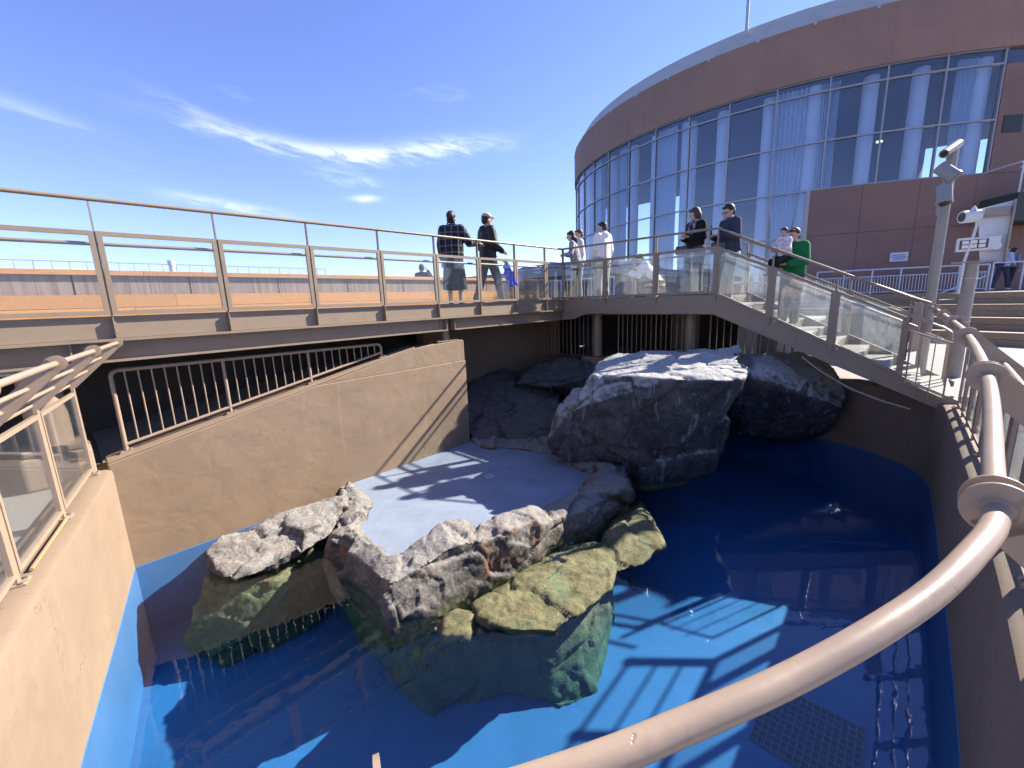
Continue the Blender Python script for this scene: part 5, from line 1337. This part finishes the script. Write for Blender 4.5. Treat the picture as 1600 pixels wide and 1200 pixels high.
# trio at the corner of the bridge
FACE = lambda yaw: YB + yaw
f = Fig('person', 'long dark haired woman in grey top leaning on the bridge corner rail', W(8.02, 0.20, DZ), FACE(115), 0.92, lean=10)
f.build(legs_std(0.09, 0, 0.05), [((-0.24, 0.10, 1.12), (-0.16, 0.30, 1.13), (-0.10, 0.34, 1.13)), ((0.24, 0.10, 1.12), (0.16, 0.30, 1.13), (0.10, 0.34, 1.13))], (None, 10, 12), cloth('grey_blouse', (0.34, 0.33, 0.36), 0.9, None, (0.22, 0.21, 0.25)), cloth('black_trousers', (0.012, 0.012, 0.014)), M_SHOE, (M_HAIR, 'long'))
f = Fig('person', 'person in pale jacket half hidden behind the long haired woman', W(8.62, -0.12, DZ), FACE(130), 0.985)
f.build(legs_std(), [DOWN_L, DOWN_R], (None, 20, 5), cloth('pale_jacket', (0.55, 0.52, 0.47)), cloth('stone_trousers', (0.30, 0.29, 0.27)), M_SHOE, (M_HAIRB, 'short'), bulk=0.015)
f = Fig('person', 'young man in white hooded top and baggy grey trousers at the landing rail', W(8.20, 0.78, DZ), FACE(80), 0.985)
f.build(legs_std(0.10, 0.04, 0), [((-0.23, 0.02, 1.11), (-0.20, 0.16, 0.93), (-0.18, 0.22, 0.87)), DOWN_R], (None, 25, 6), cloth('white_hoodie', (0.78, 0.76, 0.72)), cloth('light_grey_trousers', (0.36, 0.36, 0.34)), M_SHOEW, (M_HAIR, 'short'), bulk=0.02, legr=1.35, hood=True, hem=0.88)

# child and stooping adult behind the landing glass
f = Fig('person', 'small child in patterned jacket and pink trousers behind the landing glass', W(8.62, 1.32, DZ), FACE(-60), 0.50)
f.build(legs_std(0.09), [((-0.24, 0.10, 1.14), (-0.16, 0.30, 1.10), (-0.12, 0.37, 1.10)), ((0.24, 0.10, 1.14), (0.16, 0.30, 1.10), (0.12, 0.37, 1.10))], (Vector((0, 0.02, 1.62)), 0, 10), cloth('camouflage_jacket', (0.38, 0.30, 0.25), 0.9, None, (0.14, 0.11, 0.10)), cloth('pink_trousers', (0.50, 0.28, 0.22)), M_SHOEW, (M_HAIR, 'short'), bulk=0.03)
ST = W(8.58, 1.82, DZ)
f = Fig('person', 'adult in white jacket sitting bent forward on the low round stool', W(8.58, 1.88, DZ - 0.46), FACE(112), 0.88, lean=34)
f.build([((-0.09, 0.02, 0.92), (-0.13, 0.40, 0.98), (-0.13, 0.36, 0.60), (-0.13, 0.48, 0.545)), ((0.09, 0.02, 0.92), (0.13, 0.38, 0.98), (0.13, 0.34, 0.60), (0.13, 0.46, 0.545))],
        [((-0.20, 0.42, 1.08), (-0.12, 0.62, 1.12), (-0.08, 0.70, 1.14)), ((0.20, 0.42, 1.08), (0.12, 0.62, 1.12), (0.08, 0.70, 1.14))], (None, 0, 30), cloth('white_jacket', (0.80, 0.80, 0.79)), cloth('grey_trousers', (0.12, 0.13, 0.14)), M_SHOE, (M_HAIR, 'short'), bulk=0.04)
t_ = thing('round_stool', 'low round stool with brown and cream banded cushion on the landing', 'stool', ST)
for z0, z1, r_, m_ in ((0.30, 0.36, 0.235, cloth('brown_band', (0.07, 0.045, 0.03))), (0.245, 0.30, 0.225, cloth('cream_band', (0.55, 0.48, 0.38))), (0.20, 0.245, 0.20, MATS['brown_band'])):
    part('cushion_band', MB().tube([ST + Z * z0, ST + Z * z1], r_, 24), m_, t_, True)
part('pedestal', MB().tube([ST, ST + Z * 0.2], 0.10, 16, r1=0.06), M_BROWNBEAM, t_, True)

# woman in black and man in navy looking at phones
f = Fig('person', 'woman with dark bob in black jacket and patterned scarf looking at her phone', W(8.15, 2.84, DZ), FACE(150), 0.955, lean=3)
o = f.build(legs_std(0.09), [((-0.22, 0.03, 1.13), (-0.11, 0.25, 1.13), (-0.05, 0.31, 1.17)), ((0.22, 0.03, 1.13), (0.10, 0.25, 1.12), (0.04, 0.30, 1.15))], (None, -22, 22), cloth('black_jacket', (0.009, 0.009, 0.011)), cloth('wide_dark_trousers', (0.07, 0.08, 0.095)), M_SHOE, (M_HAIRB, 'bob'), legr=1.45, bulk=0.012, hem=0.95)
f.emit('scarf', f.solid([f.cap(f.L((-0.07, 0.09, 1.42)), f.L((-0.05, 0.155, 1.16)), 0.035, 0.03), f.cap(f.L((-0.08, 0.05, 1.45)), f.L((0.08, 0.05, 1.45)), 0.035, 0.035), f.cap(f.L((0.07, 0.09, 1.42)), f.L((0.02, 0.15, 1.25)), 0.033, 0.03)], 0.012, 1), cloth('scarf', (0.28, 0.26, 0.27), 0.9, None, (0.05, 0.05, 0.08)), o)
ph = thing('phone', 'pale phone held by the woman in the black jacket', 'phone', f.world((-0.02, 0.34, 1.19)))
part('case', MB().box(f.world((0.0, 0.33, 1.19)), CR * 0.036, Vector((0, 0.02, 0.07)), Vector((0, 0.006, -0.002))), M_SHOEW, ph)
bg_ = thing('handbag', 'small black handbag hanging at the elbow of the woman in black', 'handbag', f.world((0.30, 0.06, 0.92)))
hb = f.world((0.29, 0.10, 0.93)); bevel(part('pouch', MB().box(hb, N * 0.12, D * 0.05, Z * 0.08), M_BLACKPL, bg_), 0.025, 3)
part('strap', MB().tube([hb + N * -0.09 + Z * 0.08, hb + N * -0.05 + Z * 0.21, hb + N * 0.05 + Z * 0.21, hb + N * 0.09 + Z * 0.08], 0.007, 6), M_BLACKPL, bg_, True)
f = Fig('person', 'man with glasses in navy sweatshirt raising a phone at the top of the stairs', W(8.18, 3.45, 1.50), FACE(138), 1.005, lean=5)
o = f.build(legs_std(0.10, 0.06, 0.0), [((-0.23, 0.05, 1.14), (-0.14, 0.30, 1.16), (-0.08, 0.36, 1.18)), ((0.23, 0.04, 1.13), (0.12, 0.30, 1.16), (0.06, 0.36, 1.20))], (None, 10, 20), cloth('navy_sweatshirt', (0.035, 0.045, 0.075)), cloth('dark_jeans', (0.05, 0.055, 0.065)), M_SHOE, (M_HAIR, 'short'), bulk=0.025, hem=0.90)
gl_ = MB()
for sd in (-0.032, 0.032): gl_.tube([f.hp_(0.102, sd + 0.024 * math.cos(a), 0.006 + 0.018 * math.sin(a)) for a in np.linspace(0, 2 * math.pi, 13)], 0.003, 5)
for sd in (-0.058, 0.058): gl_.bar(f.hp_(0.10, sd, 0.01), f.hp_(0.0, sd * 1.38, 0.012), 0.005, 0.005)
me = gl_.mesh('spectacles'); f.emit('spectacles', me, M_BLACKPL, o)
M_WHITE_TAIL = cloth('white_shirt', (0.75, 0.74, 0.72))
f.emit('shirt_tail', f.solid([sphere_pts((0, -0.01, 0.90), (0.185, 0.135, 0.03), 60) + sphere_pts((0, -0.01, 0.83), (0.19, 0.14, 0.02), 60)], 0.013, 1), M_WHITE_TAIL, o)
ph = thing('phone', 'black phone held up by the man in the navy sweatshirt', 'phone', f.world((0.0, 0.40, 1.28)))
part('case', MB().box(f.world((0.0, 0.39, 1.27)), N.cross(Z) * 0.0 + D * 0.038, Z * 0.075, N * 0.006), M_BLACKPL, ph)
bg_ = thing('shoulder_bag', 'dark shoulder bag with tan strap by the man in navy', 'bag', f.world((-0.05, 0.2, 0.95)))
hb = f.world((0.02, 0.22, 0.97)); bevel(part('pouch', MB().box(hb, N * 0.13, D * 0.05, Z * 0.10), M_BLACKPL, bg_), 0.025, 3)
part('strap', MB().tube([hb + Z * 0.1 + N * 0.1, hb + Z * 0.18 + N * 0.16, hb + Z * 0.02 + N * 0.24], 0.010, 6), M_BROWNBEAM, bg_, True)

# woman in green holding a child on the stairs
GL = W(8.32, 4.42, 1.135 - 0.06)
f = Fig('person', 'short haired woman in bright green sweater holding a child on the stairs', GL, FACE(160), 0.945, lean=4)
f.build(legs_std(0.09, 0.0, 0.05), [((-0.24, 0.10, 1.12), (-0.10, 0.33, 1.08), (0.0, 0.36, 1.08)), ((0.24, 0.10, 1.12), (0.12, 0.33, 1.02), (0.02, 0.37, 1.02))], (None, -4, 10), cloth('green_sweater', (0.010, 0.135, 0.045)), cloth('dark_grey_trousers', (0.045, 0.043, 0.045)), M_SHOE, (M_HAIRB, 'short'), bulk=0.028, hem=0.90, legr=1.2)
CL = f.world((0.02, 0.245, 0.70))
f2 = Fig('person', 'small child in pale patterned jacket held against the green sweater', CL, FACE(140), 0.54, lean=8)
f2.build([((-0.09, 0.0, 0.90), (-0.16, 0.34, 0.78), (-0.17, 0.40, 0.40), (-0.17, 0.52, 0.36)), ((0.09, 0.0, 0.90), (0.16, 0.34, 0.78), (0.17, 0.40, 0.40), (0.17, 0.52, 0.36))], [((-0.26, 0.16, 1.14), (-0.14, 0.38, 1.12), (-0.08, 0.46, 1.12)), ((0.26, 0.16, 1.14), (0.14, 0.38, 1.12), (0.08, 0.46, 1.12))],
         (Vector((0, 0.10, 1.64)), 0, 14), cloth('patterned_jacket', (0.55, 0.45, 0.44), 0.9, None, (0.75, 0.68, 0.66)), cloth('black_child_trousers', (0.02, 0.02, 0.022)), M_SHOE, (M_HAIR, 'short'), bulk=0.04)

# two people walking along the raised walk
pa = ang_of(1487, 440)
pw = cyl(pa, BR + 2.3, 1.40)
f = Fig('person', 'person in light blue shirt with purple backpack on the raised walk', pw, math.degrees(pa) + 20, 1.0)
o = f.build(legs_std(0.09, -0.25, 0.25), [DOWN_L, ((0.23, 0.02, 1.12), (0.22, 0.2, 0.98), (0.2, 0.27, 0.95))], (None, 0, 0), cloth('light_blue_shirt', (0.42, 0.48, 0.58)), cloth('slate_trousers', (0.06, 0.07, 0.09)), M_SHOEW, (M_HAIR, 'short'), bulk=0.01)
bk = thing('backpack', 'purple and black backpack worn on the raised walk', 'backpack', f.world((0, -0.25, 1.0)))
bevel(part('bag_body', MB().box(f.world((0, -0.26, 1.18)), Vector((0.16, 0, 0)), Vector((0, 0.12, 0)), Z * 0.24), cloth('purple_nylon', (0.10, 0.02, 0.18), 0.6), bk), 0.06, 3)
bevel(part('pocket', MB().box(f.world((0, -0.36, 1.08)), Vector((0.13, 0, 0)), Vector((0, 0.05, 0)), Z * 0.12), M_BLACKPL, bk), 0.03, 3)
pw2 = cyl(pa - 0.035, BR + 2.0, 1.40)
f = Fig('person', 'person in grey blue top walking beside the one with the backpack', cyl(ang_of(1509, 440), BR + 1.9, 1.40), math.degrees(pa) + 20, 0.97)
f.build(legs_std(0.09, 0.2, -0.2), [DOWN_L, DOWN_R], (None, 0, 0), cloth('grey_blue_top', (0.20, 0.23, 0.30)), cloth('dark_blue_trousers', (0.03, 0.035, 0.05)), M_SHOE, (M_HAIR, 'short'))

bpy.data.scenes.remove(SIDE)
